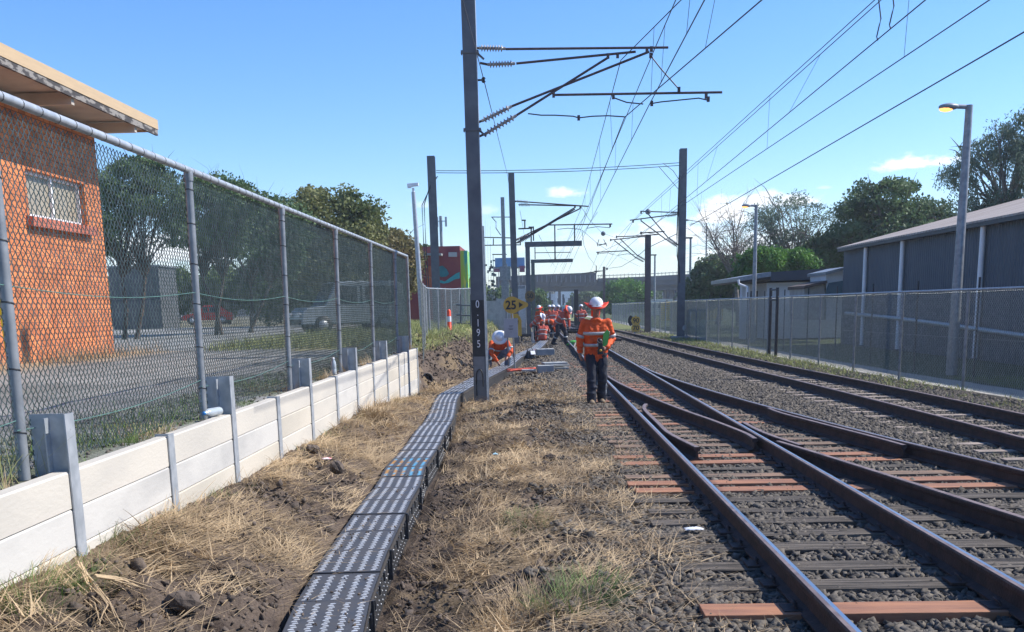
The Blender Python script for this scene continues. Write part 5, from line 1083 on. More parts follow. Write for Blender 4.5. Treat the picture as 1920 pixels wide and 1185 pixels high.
# pale stains on his trousers
mb = MB(); rr_ = random.Random(4)
for k in range(26): z_ = rr_.uniform(.2, .72); mb.ball((rr_.choice([-.012, .165]) + rr_.uniform(-.012, .012), -.075 - .02 * (z_ < .4) + rr_.uniform(-.01, .01), z_), (rr_.uniform(.006, .015), .01, rr_.uniform(.015, .05)), 6, 5)
mb.build('pale_stains', M['silver'], wk)
# squatting man
q = G(941, 688, .02); sy = q.y + .1
J = dict(pel=(-.12, .20, .34), neck=(.02, -.12, .72), head=(.02, -.27, .80), shL=(.21, -.05, .68), shR=(-.19, -.10, .66), elL=(.34, -.22, .46), wrL=(.22, -.42, .30), elR=(-.22, -.34, .42), wrR=(-.06, -.46, .18), hipL=(.02, .20, .30), knL=(.26, -.22, .46), anL=(.22, -.14, .09), hipR=(-.22, .18, .30), knR=(-.30, -.28, .40), anR=(-.28, -.05, .09), face=(.1, -1, -1.1), toe=(.1, -1, 0), toeL=(.2, -1, 0), toeR=(-.1, -1, 0))
person('squatting man in orange shirt and blue jeans working on the cable duct', (q.x - .08, sy, .0), R(4), J, 'whitebrim', M['jeans'], vox=.014, sc=1.05)
# crew
def at(px, py, z=0.0): q_ = G(px, py, z); return q_
ro = M['redorange']
def crew(label, px, Y, rz, J, hat='helmet', z=-.05, **k):
    x_ = P(px, 620, Y).x; return person(label, (x_, Y, z), rz, J, hat, vox=.022, group='orange clad track crew in the distance', **k)
bend = lambda l, h: dict(pel=(0, .05, .90), neck=(0, -.42 * l, .90 + .42 * h), head=(0, -.55 * l, .95 + .42 * h), shL=(.19, -.36 * l, .86 + .40 * h), shR=(-.19, -.36 * l, .86 + .40 * h), elL=(.23, -.42 * l, .60 + .36 * h), elR=(-.23, -.42 * l, .60 + .36 * h), wrL=(.16, -.50 * l, .36 + .35 * h), wrR=(-.16, -.50 * l, .36 + .35 * h), hipL=(.09, .05, .86), hipR=(-.09, .05, .86), knL=(.12, -.06, .48), knR=(-.12, -.04, .48), anL=(.12, .04, .09), anR=(-.12, .06, .09), face=(0, -1, -.6))
crew('crew member bending at the left end with a white wide brimmed helmet', 1003, 54, R(60), bend(.8, .75), 'whitebrim', z=-.1, shirt=ro)
crew('crew member standing at the back left in an orange wide hat', 1013, 61, R(-30), stand(.04), 'orangehood', shirt=M['orange'])
crew('crew member bent double showing a bright orange back', 1022, 53, R(80), bend(1.15, .12), None, z=.0, shirt=M['orange'])
squat = dict(pel=(0, .12, .38), neck=(0, -.10, .86), head=(0, -.18, 1.0), shL=(.19, -.08, .80), shR=(-.19, -.08, .80), elL=(.25, -.28, .58), elR=(-.25, -.28, .58), wrL=(.12, -.45, .45), wrR=(-.12, -.45, .45), hipL=(.09, .12, .34), hipR=(-.09, .12, .34), knL=(.16, -.28, .46), knR=(-.16, -.28, .46), anL=(.14, -.08, .09), anR=(-.14, -.08, .09), face=(0, -1, -.5))
crew('crew member crouching low in the middle beneath the others', 1018, 50.5, R(170), squat, None, z=-.1, shirt=ro)
crew('crew member standing with his back turned, dark helmet band, centre of the crew', 1037, 56, R(175), stand(.05), 'helmet', shirt=ro)
crew('crew member hidden behind the centre man, left shoulder showing', 1029, 62, R(150), stand(.05), 'helmet', shirt=M['orange'])
crew('crew member behind the centre man, only helmet and right shoulder showing', 1046, 64, R(150), stand(.0), 'helmet', shirt=ro)
J = bend(.75, 1.05); J.update(dict(anL=(.14, -.22, .09), knL=(.13, -.20, .50), anR=(-.12, .25, .09), knR=(-.10, .02, .48)))
crew('tallest nearest crew member leaning to the right in navy trousers with shin bands', 1049, 46, R(58), J, 'orangehood', z=.0, shirt=ro, sc=1.08)
crew('crew member standing alone between the rails left of the walking man', 1090, 62, R(185), stand(.0, 0, dict(elR=(-.32, .02, 1.18), wrR=(-.18, -.16, 1.05), elL=(.32, .02, 1.18), wrL=(.18, -.16, 1.05))), 'helmet', shirt=ro)
# ------------------------------------------------------------------ orange brick building
def brick(name, c1, c2, mort, sx=1.0, axis='X'):
    m = bpy.data.materials.new(name); m.use_nodes = True; N = m.node_tree.nodes; L = m.node_tree.links; b = N['Principled BSDF']
    t = N.new('ShaderNodeTexCoord'); sp_ = N.new('ShaderNodeSeparateXYZ'); cb = N.new('ShaderNodeCombineXYZ'); L.new(t.outputs['Object'], sp_.inputs[0])
    ad = N.new('ShaderNodeMath'); ad.operation = 'ADD'; L.new(sp_.outputs[0], ad.inputs[0]); L.new(sp_.outputs[1], ad.inputs[1]); L.new(ad.outputs[0], cb.inputs[0]); L.new(sp_.outputs[2], cb.inputs[1])
    br = N.new('ShaderNodeTexBrick'); L.new(cb.outputs[0], br.inputs[0]); br.inputs['Scale'].default_value = 1.0; br.inputs['Brick Width'].default_value = .24; br.inputs['Row Height'].default_value = .112; br.inputs['Mortar Size'].default_value = .009; br.inputs['Mortar Smooth'].default_value = .3
    br.inputs['Color1'].default_value = (*c1, 1); br.inputs['Color2'].default_value = (*c2, 1); br.inputs['Mortar'].default_value = (*mort, 1); br.inputs['Bias'].default_value = -.1
    n = N.new('ShaderNodeTexNoise'); n.inputs['Scale'].default_value = 2.2; n.inputs['Detail'].default_value = 5; L.new(t.outputs['Object'], n.inputs[0]); mr = N.new('ShaderNodeMapRange'); mr.inputs[1].default_value = .3; mr.inputs[2].default_value = .7; mr.inputs[3].default_value = .68; mr.inputs[4].default_value = 1.15; L.new(n.outputs[0], mr.inputs[0])
    mu = N.new('ShaderNodeVectorMath'); mu.operation = 'SCALE'; L.new(br.outputs[0], mu.inputs[0]); L.new(mr.outputs[0], mu.inputs['Scale']); L.new(mu.outputs[0], b.inputs['Base Color']); b.inputs['Roughness'].default_value = .85
    bp = N.new('ShaderNodeBump'); bp.inputs['Strength'].default_value = .6; bp.inputs['Distance'].default_value = .01; bp.invert = True; L.new(br.outputs['Fac'], bp.inputs['Height']); L.new(bp.outputs[0], b.inputs['Normal']); return m
def corrugated(name, c1, c2, pitch=.12, dep=.02, rough=.5, metal=.1, horiz=None, stretch=(1, 1, .22), sc=1.6):
    """corrugation by real wave texture bump across object x+y"""
    m = mat(name, c1, c2, sc, rough, metal, stretch=stretch, detail=8, contrast=(.3, .7)); N = m.node_tree.nodes; L = m.node_tree.links; b = N['Principled BSDF']
    t = N.new('ShaderNodeTexCoord'); w = N.new('ShaderNodeTexWave'); w.wave_type = 'BANDS'; w.bands_direction = horiz or 'X'; w.inputs['Scale'].default_value = .314 / pitch * (1.0 if horiz else 1.0); L.new(t.outputs['Object'], w.inputs[0])
    bp = N.new('ShaderNodeBump'); bp.inputs['Strength'].default_value = 1.0; bp.inputs['Distance'].default_value = dep; L.new(w.outputs[0], bp.inputs['Height']); L.new(bp.outputs[0], b.inputs['Normal']); return m
M['brick'] = brick('orange_brick', (.68, .235, .08), (.48, .145, .052), (.27, .095, .05))
M['brick_red'] = brick('red_brick', (.55, .17, .10), (.46, .13, .08), (.36, .14, .09))
bd = thing('brick_building', 'orange brick building with flat overhanging roof behind the left fence', 'building', (-9.2, 16, .8))
X0, X1, Y0, Y1 = 0, -9.0, -9.0, 6.48; ZT = 4.58; wy0, wy1, wz0, wz1 = 3.24, 5.72, 2.70, 3.53
def wallx(z0, z1, y0, y1): return ((-.12, (y0 + y1) / 2, (z0 + z1) / 2), (.24, y1 - y0, z1 - z0))
mb = MB(); [mb.box(*wallx(*q)) for q in ((-.1, wz0, Y0, Y1), (wz1, ZT, Y0, Y1), (wz0, wz1, Y0, wy0), (wz0, wz1, wy1, Y1))]; mb.box((-4.6, Y1 - .12, ZT / 2), (8.7, .24, ZT + .2)); mb.box((-4.6, Y0 + .12, ZT / 2), (8.7, .24, ZT + .2)); mb.box((-8.8, -1.2, ZT / 2), (.24, 15, ZT + .2)); mb.build('wall', M['brick'], bd)
wf = MB(); wf.box((-.14, (wy0 + wy1) / 2, wz0 + .03), (.06, wy1 - wy0, .06)); wf.box((-.14, (wy0 + wy1) / 2, wz1 - .03), (.06, wy1 - wy0, .06)); [wf.box((-.14, y_, (wz0 + wz1) / 2), (.06, .06, wz1 - wz0 - .12)) for y_ in (wy0 + .03, (wy0 + wy1) / 2, wy1 - .03)]
w_ = wf.build('window', M['white'], bd); MB().box((-.17, (wy0 + wy1) / 2, (wz0 + wz1) / 2), (.012, wy1 - wy0 - .1, wz1 - wz0 - .1)).build('pane', mat('cream_blind', (.34, .30, .22), (.28, .25, .19), 3, .35), w_)
MB().box((.04, (wy0 + wy1) / 2, wz0 - .10), (.20, wy1 - wy0 + .3, .17), ry=R(6)).build('window_sill', M['brick_red'], bd)
rfm = MB(); rfm.box((-4.1, -1.2, 4.84), (10.4, 16.7, .10)); ro_ = rfm.build('roof', mat('roof_soffit', (.50, .45, .38), (.40, .35, .30), 2, .8), bd)
MB().box((1.11, -1.2, 4.895), (.035, 16.78, .20)).build('fascia', mat('tan_fascia', (.52, .37, .205), (.47, .335, .19), 2, .5, stretch=(1, 1, 12)), ro_)
MB().box((1.09, -1.2, 4.73), (.05, 16.74, .12)).build('weathered_board', mat('peeling_board', (.24, .22, .20), (.05, .045, .045), 3.2, .9, 0, .3, stretch=(1, 1.2, 4), contrast=(.44, .52)), ro_)
MB().box((-4.1, 7.17, 4.87), (10.4, .03, .24)).build('end_fascia', MATS['tan_fascia'], ro_); [MB().box((.55, y_, 4.66), (1.0, .12, .19)).build('rafter_end', MATS['roof_soffit'], ro_) for y_ in np.arange(-8.6, 7, 2.93)]
q = P(38, 640, 20); 
# dark shed and vehicles in the car park
p0, p1 = P(202, 500, 62), P(296, 500, 62); h_ = p0.z - .85
t = thing('metal_shed', 'dark grey ribbed metal screen wall at the back of the car park', 'shed', ((p0.x + p1.x) / 2, 62, .8)); MB().box((0, 1.5, h_ / 2), (p1.x - p0.x, 3, h_)).build('wall', corrugated('dark_ribbed', (.12, .125, .13), (.09, .095, .10), .3, .03), t); MB().box((0, 1.5, h_ + .04), (p1.x - p0.x + .2, 3.2, .08)).build('roof', M['galv'], t)
def car(label, loc, rz, m, L_=4.3, W_=1.75, H_=1.45, van=False):
    t = thing('van' if van else 'parked_car', label, 'van' if van else 'car', loc, rz); hl = L_ / 2
    pr = [(-hl, .35), (-hl + .05, .75), (-hl + .25, .95), (-hl + .9, 1.0), (-hl + 1.35, H_ - .03), (-hl + 1.7, H_), (hl - .3, H_), (hl - .05, H_ - .12), (hl, .9), (hl, .35)] if van else [(-hl, .35), (-hl + .02, .62), (-hl + .35, .78), (-hl + 1.05, .88), (-hl + 1.75, H_ - .03), (-hl + 2.1, H_), (hl - .95, H_ - .03), (hl - .25, .95), (hl, .85), (hl, .35)]
    b_ = MB().prism(pr, -W_ / 2, W_ / 2).build('body', m, t, .05)
    g_ = MB(); z0_, z1_ = (1.05, H_ - .17) if van else (.92, H_ - .12)
    for s_ in (-1, 1):
        for xa, xb in (((-hl + 1.35, -hl + 2.1), (-hl + 2.2, hl - 1.6), (hl - 1.5, hl - .3)) if van else ((-hl + 1.7, .1), (.2, hl - .9))): g_.box(((xa + xb) / 2, s_ * (W_ / 2 + .003), (z0_ + z1_) / 2), (xb - xa, .012, z1_ - z0_))
    g_.add([(-hl + .93, -W_ * .42, 1.03 if van else .90), (-hl + .93, W_ * .42, 1.03 if van else .90), (-hl + 1.33, W_ * .40, H_ - .08), (-hl + 1.33, -W_ * .40, H_ - .08)] if van else [(-hl + 1.08, -W_ * .42, .92), (-hl + 1.08, W_ * .42, .92), (-hl + 1.72, W_ * .38, H_ - .06), (-hl + 1.72, -W_ * .38, H_ - .06)], [(0, 1, 2, 3)]); g_.v[-4:] = [(x - .03, y, z + .02) for x, y, z in g_.v[-4:]]
    g_.build('windows', M['window'], t)
    for s_ in (-1, 1):
        for x_ in (-hl + .8, hl - .8):
            w2 = MB().lathe([(0, -.10), (.32, -.10), (.34, -.06), (.34, .06), (.32, .10), (0, .10)], (x_, s_ * (W_ / 2 - .09), .34), (0, 1, 0), 18).build('wheel', M['black'], t); MB().lathe([(0, -.115), (.18, -.115), (.18, .115), (0, .115)], (x_, s_ * (W_ / 2 - .09), .34), (0, 1, 0), 12).build('rim', M['galv_pale'], w2)
        MB().box((-hl - .005, s_ * (W_ / 2 - .25), .72), (.05, .32, .14)).build('headlight', M['white'], t)
    MB().box((-hl - .02, 0, .45), (.10, W_ * .95, .2)).build('bumper', M['dark'], t); return t
q = P(652, 618, 38); car('white van parked behind the fence, dark side windows', (q.x, 38, .86), R(28), mat('white_car_paint', (.38, .42, .44), (.32, .36, .38), 2, .3), 3.9, 1.7, 1.85, True)
q = P(388, 600, 82); car('small red car parked before the green hedge', (q.x, 82.4, .82), R(10), mat('red_car_paint', (.55, .03, .03), (.45, .02, .02), 2, .25), 3.9, 1.65, 1.5)
# mural building
YB = 70.0
a_, b_, c_ = P(786, 470, YB), P(862, 461, YB), P(884, 470, YB + 5); zt_ = b_.z
t = thing('mural_building', 'dark red building with a painted river mural and a bright green side wall', 'building', (b_.x, YB, .3))
MB().box(((a_.x - b_.x) / 2 - .5, 3, zt_ / 2 - .3), (b_.x - a_.x + 1.0, 6, zt_)).build('front_wall', mat('maroon_mural', (.20, .035, .055), (.26, .06, .055), .8, .8), t)
def L3(px, py, dy=-.03): p_ = P(px, py, YB); return (p_.x - b_.x, dy, p_.z - .3)
def shape(name, pts, m, dy=-.03, th=.02): MB().prism([(L3(x, y)[0], L3(x, y)[2]) for x, y in pts], dy, dy + th).build(name, m, t)
tl_ = mat('teal_paint', (.02, .22, .25), (.01, .12, .16), 1.5, .7); tl3 = mat('light_teal_paint', (.03, .38, .40), (.02, .28, .32), 1.5, .7)
shape('mural_river', [(826, 525), (834, 528), (845, 520), (855, 513), (862, 510), (862, 522), (853, 524), (842, 530), (832, 532), (824, 530)], tl3, -.05)
shape('mural_shape', [(822, 500), (830, 498), (838, 505), (842, 513), (838, 518), (828, 520), (822, 516)], tl_, -.05)
shape('mural_flame', [(800, 500), (812, 497), (822, 505), (820, 535), (808, 538), (800, 538)], mat('rust_paint', (.45, .14, .06), (.34, .08, .05), 1, .7), -.04)
shape('name_board', [(841, 473), (857, 473), (857, 481.5), (841, 481.5)], M['silver'], -.06)
shape('awning', [(788, 476), (830, 476), (830, 480), (788, 480)], M['conc_pale'], -.9, .9)
gl = MB(); gl.box(((c_.x - b_.x) / 2 + .0, 3.05, zt_ / 2 - .45), ((c_.x - b_.x), 5.7, zt_ - .3)); gl.build('side_wall', mat('green_mural', (.34, .55, .05), (.05, .38, .30), .9, .7, stretch=(2, 1, .5), contrast=(.45, .55)), t)
for k in range(4): MB().prism([(.15 + .35 * k, -.2 + zt_ * .0 + .2), (.30 + .35 * k, .0), (.34 + .35 * k, zt_ * (.55 + .08 * (k % 2))), (.18 + .35 * k, zt_ * (.62 - .05 * k))], .19, .195).build('mural_stroke', mat('lime_paint', (.60, .65, .10), (.45, .55, .08), 2, .7), t)
# equipment cluster & blue sign board
Ye = 80
t = thing('signal_equipment', 'cluster of grey signal equipment posts with brackets beside the slender masts', 'equipment posts', (P(915, 560, Ye).x, Ye, 0))
ox = P(915, 560, Ye).x
def px_box(mb, x0, x1, y0, y1, Y, d=.3): a_, b_ = P(x0, y0, Y), P(x1, y1, Y); mb.box(((a_.x + b_.x) / 2 - ox, Y - Ye, (a_.z + b_.z) / 2), (abs(b_.x - a_.x), d, abs(a_.z - b_.z)))
for x, y in ((911, 448), (916, 452), (921, 458), (926, 478)): mb = MB(); px_box(mb, x - 1.8, x + 1.8, y, 600, Ye); mb.build('post', M['mast'], t)
mb = MB()
for k in range(34): x = random.uniform(907, 926); y = random.uniform(475, 560); px_box(mb, x, x + random.uniform(2, 7), y, y + random.uniform(1.5, 6), Ye - .3, .3); mb.build('bracket', M['galv'], t); mb = MB()
for x, y in ((910, 413), (914, 419), (919, 424)): mb = MB(); px_box(mb, x, x + .8, y, 450, Ye, .06); mb.build('whip_rod', M['dark'], t)
mb = MB(); px_box(mb, 937, 958, 500, 525, Ye + 2, .8); px_box(mb, 940, 955, 528, 570, Ye + 2, .5); px_box(mb, 946, 953, 495, 590, Ye + 2); mb.build('cabinet', M['galv'], t)
t = thing('sign_gantry', 'blue sign board above a maroon strip on a gantry behind the slender mast', 'sign board', (P(955, 500, 150).x, 150, 0)); ox = t.location.x; Ye_ = Ye; Ye = 150
mb = MB(); px_box(mb, 928, 984, 484, 500, 150, .4); mb.build('blue_board', mat('blue_board', (.06, .20, .42), (.10, .28, .52), .5, .5), t); mb = MB(); px_box(mb, 974, 984, 498.5, 510, 149.6, .3); mb.build('maroon_strip', mat('maroon_strip', (.20, .03, .10), (.15, .02, .07), 1, .5), t); mb = MB(); px_box(mb, 926, 940, 504, 510, 149.6, .3); mb.build('maroon_strip', MATS['maroon_strip'], t); mb = MB(); px_box(mb, 925, 985, 500, 503, 150.3, .3); [px_box(mb, x, x + 3, 500, 590, 150.5, .4) for x in (934, 972)]; mb.build('gantry_frame', M['galv'], t)
t = thing('relay_cabinet', 'tall pale grey cabinet standing right of the slender mast', 'cabinet', (P(978, 560, 66).x, 66, 0)); MB().box((0, 0, 1.5), (.55, .6, 3.0)).build('cabinet_body', M['galv'], t, .02); MB().box((0, -.31, 1.6), (.45, .02, 2.4)).build('door', M['galv_pale'], t)
# palisade fence
pf = thing('palisade_fence', 'pale upright palisade fence left of the yellow sign', 'fence', (0, 0, 0)); mb = MB()
A_, B_ = P(884, 592, 58), P(962, 590, 58)
for x in np.linspace(884, 962, 46): a_ = P(x, 564 if x < 930 else 560, 58); mb.box((a_.x, 58, (a_.z + .3) / 2), (.05, .03, a_.z - .3))
mb.build('pales', M['conc_pale'], pf); mb = MB(); [mb.box(((A_.x + B_.x) / 2, 58.04, z_), (B_.x - A_.x, .04, .05)) for z_ in (.9, 1.7)]; mb.build('rails', M['galv'], pf)
t = thing('field_gate', 'thin grey steel gate panel between the lower fence and the numbered mast', 'gate', (0, 0, 0)); mb = MB()
for y0 in (571, 590, 605): mb.tube(P(846, y0, 44), P(884, y0 + 2, 44), .03)
for x0 in (847, 864, 883): mb.tube(P(x0, 552, 44), P(x0, 620, 44), .035)
mb.build('frame', M['mast'], t)
# ------------------------------------------------------------------ overpass
YO = 220.0
def op(px, py): return P(px, py, YO)
t = thing('overpass', 'long concrete road overpass crossing the tracks in the distance', 'overpass', (op(1120, 560).x, YO, 0)); ox = t.location.x
def pr(name, pts, m, y0, y1): MB().prism([(op(x, y).x - ox, op(x, y).z) for x, y in pts], y0, y1).build(name, m, t)
M['op1'] = mat('overpass_concrete', (.11, .115, .12), (.07, .075, .08), .25, .9, stretch=(1, 1, 2)); M['op2'] = mat('overpass_girder', (.13, .135, .14), (.09, .095, .10), .2, .9)
pr('deck', [(930, 526), (1118, 524), (1134, 528), (1290, 522), (1400, 512), (1480, 505), (1480, 517), (1400, 524), (1290, 534), (1134, 536), (1000, 538), (930, 538)], M['op1'], 0, 11)
pr('girder', [(930, 536), (1134, 534.5), (1290, 532), (1480, 516), (1480, 526), (1290, 543), (1134, 545), (1070, 545), (930, 547)], M['op2'], 1.0, 10)
pr('parapet', [(1120, 522), (1200, 519), (1290, 514), (1400, 506), (1480, 499), (1480, 506), (1400, 513), (1290, 523), (1134, 529), (1120, 527)], M['op2'], -.3, .2)
pr('noise_screen', [(930, 519), (1000, 515), (1060, 513), (1118, 511), (1118, 527), (930, 528)], M['op1'], -.4, -.15)
mb = MB()
for x in np.arange(935, 1118, 9): a_, b_ = op(x, 513), op(x, 527); mb.box((a_.x - ox, -.45, (a_.z + b_.z) / 2 - .3), (.12, .12, 1.4))
mb.build('screen_posts', M['galv'], t)
mb = MB(); mb.path([Vector((op(x, y).x - ox, .1, op(x, y).z)) for x, y in ((1120, 517), (1200, 514.5), (1290, 509.5), (1400, 501))], .07, 5)
for x in np.arange(1122, 1400, 7): y = np.interp(x, [1120, 1290, 1400], [517, 509.5, 501]); mb.box((op(x, y).x - ox, .1, op(x, y + 2.5).z), (.08, .08, .9))
mb.build('hand_rail', M['galv'], t)
for x0, x1, w in ((1048, 1052, 0), (1253, 1257, 0), (1267, 1271, 0), (985, 992, 0), (1330, 1345, 0)): a_, b_ = op(x0, 540), op(x1, 540); MB().box(((a_.x + b_.x) / 2 - ox, 5, a_.z / 2), (b_.x - a_.x, 7, a_.z)).build('pier', M['op2'], t)
a_, b_ = op(1251, 542), op(1273, 542); MB().box(((a_.x + b_.x) / 2 - ox, 4.0, 2.5), (b_.x - a_.x, 1, 5)).build('pier_infill', M['conc'], t)
# buildings beyond
def block(label, x0, x1, y0, Y, m, roof=None, y1=600, name='distant_building'):
    a_, b_ = P(x0, y0, Y), P(x1, y0, Y); t_ = thing(name, label, 'building', ((a_.x + b_.x) / 2, Y, 0)); MB().box((0, 4, a_.z / 2), (b_.x - a_.x, 8, a_.z)).build('wall', m, t_)
    if roof: MB().prism([(-(b_.x - a_.x) / 2 - .3, a_.z), (0, a_.z + roof), ((b_.x - a_.x) / 2 + .3, a_.z)], -.3, 8.3).build('roof', M['galv'], t_)
    mb_ = MB(); n_ = max(2, int((x1 - x0) / 10))
    for k in range(n_): mb_ = MB(); mb_.box((-(b_.x - a_.x) / 2 + (k + .5) * (b_.x - a_.x) / n_, -.03, a_.z * .55), ((b_.x - a_.x) / n_ * .4, .05, a_.z * .22)); mb_.build('window', M['window'], t_)
    return t_
block('white factory building seen under the overpass', 1042, 1082, 546, 300, mat('factory_white', (.72, .73, .75), (.62, .64, .66), .2, .7))
block('pale building with a blue grey wall left of the white one, under the overpass', 1003, 1041, 552, 320, mat('pale_blue_wall', (.50, .53, .57), (.42, .46, .5), .2, .7))
block('low grey roofed houses seen right of the brown mast', 1229, 1252, 556, 330, M['conc_pale'], 4)
block('cream low wall building between the brown and tall masts', 1221, 1262, 561, 160, mat('cream_wall', (.62, .58, .5), (.55, .5, .43), .5, .8))
t = thing('graffiti_wall', 'pale green wall with red and blue graffiti below the overpass', 'wall', (P(1030, 580, 130).x, 130, 0)); a_, b_, c_ = P(1002, 573, 130), P(1060, 573, 130), P(1002, 596, 130)
MB().box((0, .15, a_.z / 2), (b_.x - a_.x, .3, a_.z)).build('wall_body', mat('pale_green_wall', (.52, .62, .46), (.58, .56, .52), .7, .8), t)
for k, (x, m_) in enumerate(((.2, 'r'), (.42, 'b'), (.62, 'r'), (.85, 'b'))):
    mb = MB(); w_ = b_.x - a_.x
    for j in range(4): x0 = -w_ / 2 + w_ * x + .3 * j; mb.prism([(x0 - .1, .5), (x0 + .12, .6), (x0 + .2, 1.5), (x0 + .05, 1.7), (x0 - .05, 1.1)], -.04, -.002)
    mb.build('graffiti', mat('graffiti_' + m_, (.65, .18, .2) if m_ == 'r' else (.2, .3, .55), None, 3, .7), t)
t = thing('yellow_container', 'long yellow shipping container behind the right fence', 'container', (P(1300, 570, 100).x, 100, 0)); a_, b_ = P(1244, 566, 100), P(1356, 557, 100); mb = MB(); w_ = b_.x - a_.x
mb.prism([(-w_ / 2, .1), (w_ / 2, .1), (w_ / 2, b_.z), (-w_ / 6, P(1300, 563, 100).z), (-w_ / 2, P(1244, 567.5, 100).z)], 0, 2.4); mb.build('container_body', corrugated('yellow_corrugated', (.62, .40, .06), (.5, .32, .05), .35, .06), t)
mb = MB(); [mb.box((-w_ / 2 + (k + .5) * w_ / 9, -.03, 1.6), (.12, .06, .9)) for k in range(9)]; mb.build('vertical_ribs', mat('ochre_rib', (.40, .25, .04), None, 3, .6), t)
# ------------------------------------------------------------------ warehouse and low buildings on the right
WXr = 12.5; yf = 0
ea = P(1583, 464, 10); k_ = WXr / ea.x; eY = ea.y * k_; eZ = CZ + (ea.z - CZ) * k_
t = thing('corrugated_warehouse', 'long dark blue grey corrugated metal shed with white downpipes and a rusty pale roof', 'warehouse', (WXr, eY, 0))
Lw = 42.0; W_ = 17.0; pitch = math.tan(R(13.6)); rid = eZ + W_ / 2 * pitch
MB().prism([(0, -.2), (0, eZ - .02), (W_ / 2, rid - .04), (W_, eZ - .02), (W_, -.2)], -Lw, 0).build('wall', corrugated('blue_grey_corrugated', (.088, .108, .132), (.066, .083, .104), .17, .03, .7, .15, 'Y'), t)
for s_ in (0, 1):
    mb = MB(); x0, x1 = ((-.22, W_ / 2) if s_ == 0 else (W_ / 2, W_ + .22)); z0, z1 = ((eZ - .22 * pitch, rid) if s_ == 0 else (rid, eZ - .22 * pitch)); mb.add([(x0, -Lw - .1, z0), (x1, -Lw - .1, z1), (x1, .25, z1), (x0, .25, z0), (x0, -Lw - .1, z0 + .06), (x1, -Lw - .1, z1 + .06), (x1, .25, z1 + .06), (x0, .25, z0 + .06)], [(0, 3, 2, 1), (4, 5, 6, 7), (0, 1, 5, 4), (2, 3, 7, 6), (1, 2, 6, 5), (0, 4, 7, 3)])
    mb.build('roof', corrugated('pale_rusty_roof', (.30, .23, .175), (.44, .38, .33), .25, .03, .7, 0, 'Y', (.3, 1, 1), .9), t)
MB().box((-.20, -Lw / 2, eZ - .12), (.12, Lw, .10)).build('gutter', M['dark'], t)
for px in (1628, 1697, 1847, 1990):
    a_ = P(px, 480, 10); yy = a_.y * (WXr / a_.x); MB().tube((-.10, yy - eY, .0), (-.10, yy - eY, eZ - .12), .075, n=10).build('downpipe', M['white'], t)
pts = [(1593, 587), (1700, 598), (1800, 611), (1920, 628), (2050, 645)]; mb = MB(); mb.path([Vector((-.14, P(x, y, 10).y * (WXr / P(x, y, 10).x) - eY, CZ + (P(x, y, 10).z - CZ) * WXr / P(x, y, 10).x)) for x, y in pts], .07, 8); mb.build('wall_pipe', M['galv_pale'], t)
q = P(1910, 368, 40); mb = MB(); mb.lathe([(.35, 0), (.35, .3), (.45, .32), (.40, .55), (.15, .7), (0, .72)], (4.6, -11, eZ + 4.6 * pitch), (0, 0, 1), 16); mb.build('roof_vent', M['galv'], t)
YL = 48
def pb(px, py, Y=YL): return P(px, py, Y)
t = thing('low_white_building', 'low white building with a dark overhanging flat roof left of the metal shed', 'building', (pb(1400, 560).x, YL, 0)); ox = t.location.x
a_, b_ = pb(1440, 530), pb(1592, 530); MB().box(((a_.x + b_.x) / 2 - ox, 3.2, a_.z / 2), (b_.x - a_.x, 6, a_.z)).build('white_wall', mat('white_render', (.60, .62, .66), (.50, .52, .56), .8, .8), t)
a_, b_ = pb(1396, 532), pb(1412, 532); MB().box(((a_.x + b_.x) / 2 - ox, .8, a_.z / 2), (b_.x - a_.x, .5, a_.z)).build('end_wall', MATS['white_render'], t)
def prl(name, pts, m, y0, y1): return MB().prism([(pb(x, y).x - ox, pb(x, y).z) for x, y in pts], y0, y1).build(name, m, t)
prl('roof', [(1441, 511), (1600, 500), (1600, 522), (1441, 527)], mat('dark_roof', (.045, .055, .07), (.035, .045, .06), 2, .6), -.4, 7); prl('fascia', [(1378, 521), (1441, 510), (1441, 519), (1378, 528)], M['galv'], -.5, 6.5)
prl('soffit', [(1380, 528.5), (1441, 519.5), (1441, 524), (1383, 531)], M['dark'], -.3, 6.4)
MB().path([Vector((pb(x, y).x - ox, -.55, pb(x, y).z)) for x, y in ((1380, 525), (1381, 533), (1396, 538), (1396, 560))], .06, 8).build('downpipe', M['white'], t)
MB().box((pb(1427, 555).x - ox, 2.2, 1.1), (.7, .2, 2.2)).build('dark_opening', M['black'], t)
t = thing('lean_to', 'small lean-to with sloping brown roof and glass panel against the low white building', 'lean-to', (pb(1550, 560, 44).x, 44, 0)); ox = t.location.x; YL = 44
def pb(px, py, Y=44): return P(px, py, Y)
prl('wall', [(1508, 540), (1546, 528), (1546, 600), (1508, 600)], M['conc'], 0, 2.5); prl('roof', [(1505, 536), (1548, 526), (1548, 531), (1505, 542)], mat('brown_edge', (.12, .085, .07), (.08, .06, .05), 4, .8), -.25, 2.6); prl('glass_panel', [(1548, 531), (1578, 526), (1572, 556), (1538, 559)], mat('teal_glass', (.10, .17, .20), (.07, .12, .15), 2, .2), -.5, -.44)
prl('side_wall', [(1550, 512), (1583, 503), (1583, 600), (1550, 600)], MATS['white_render'], .1, 2.6)
prl('sheet_roof', [(1546, 510), (1585, 500), (1585, 505), (1546, 516)], M['galv'], -.2, 2.8)
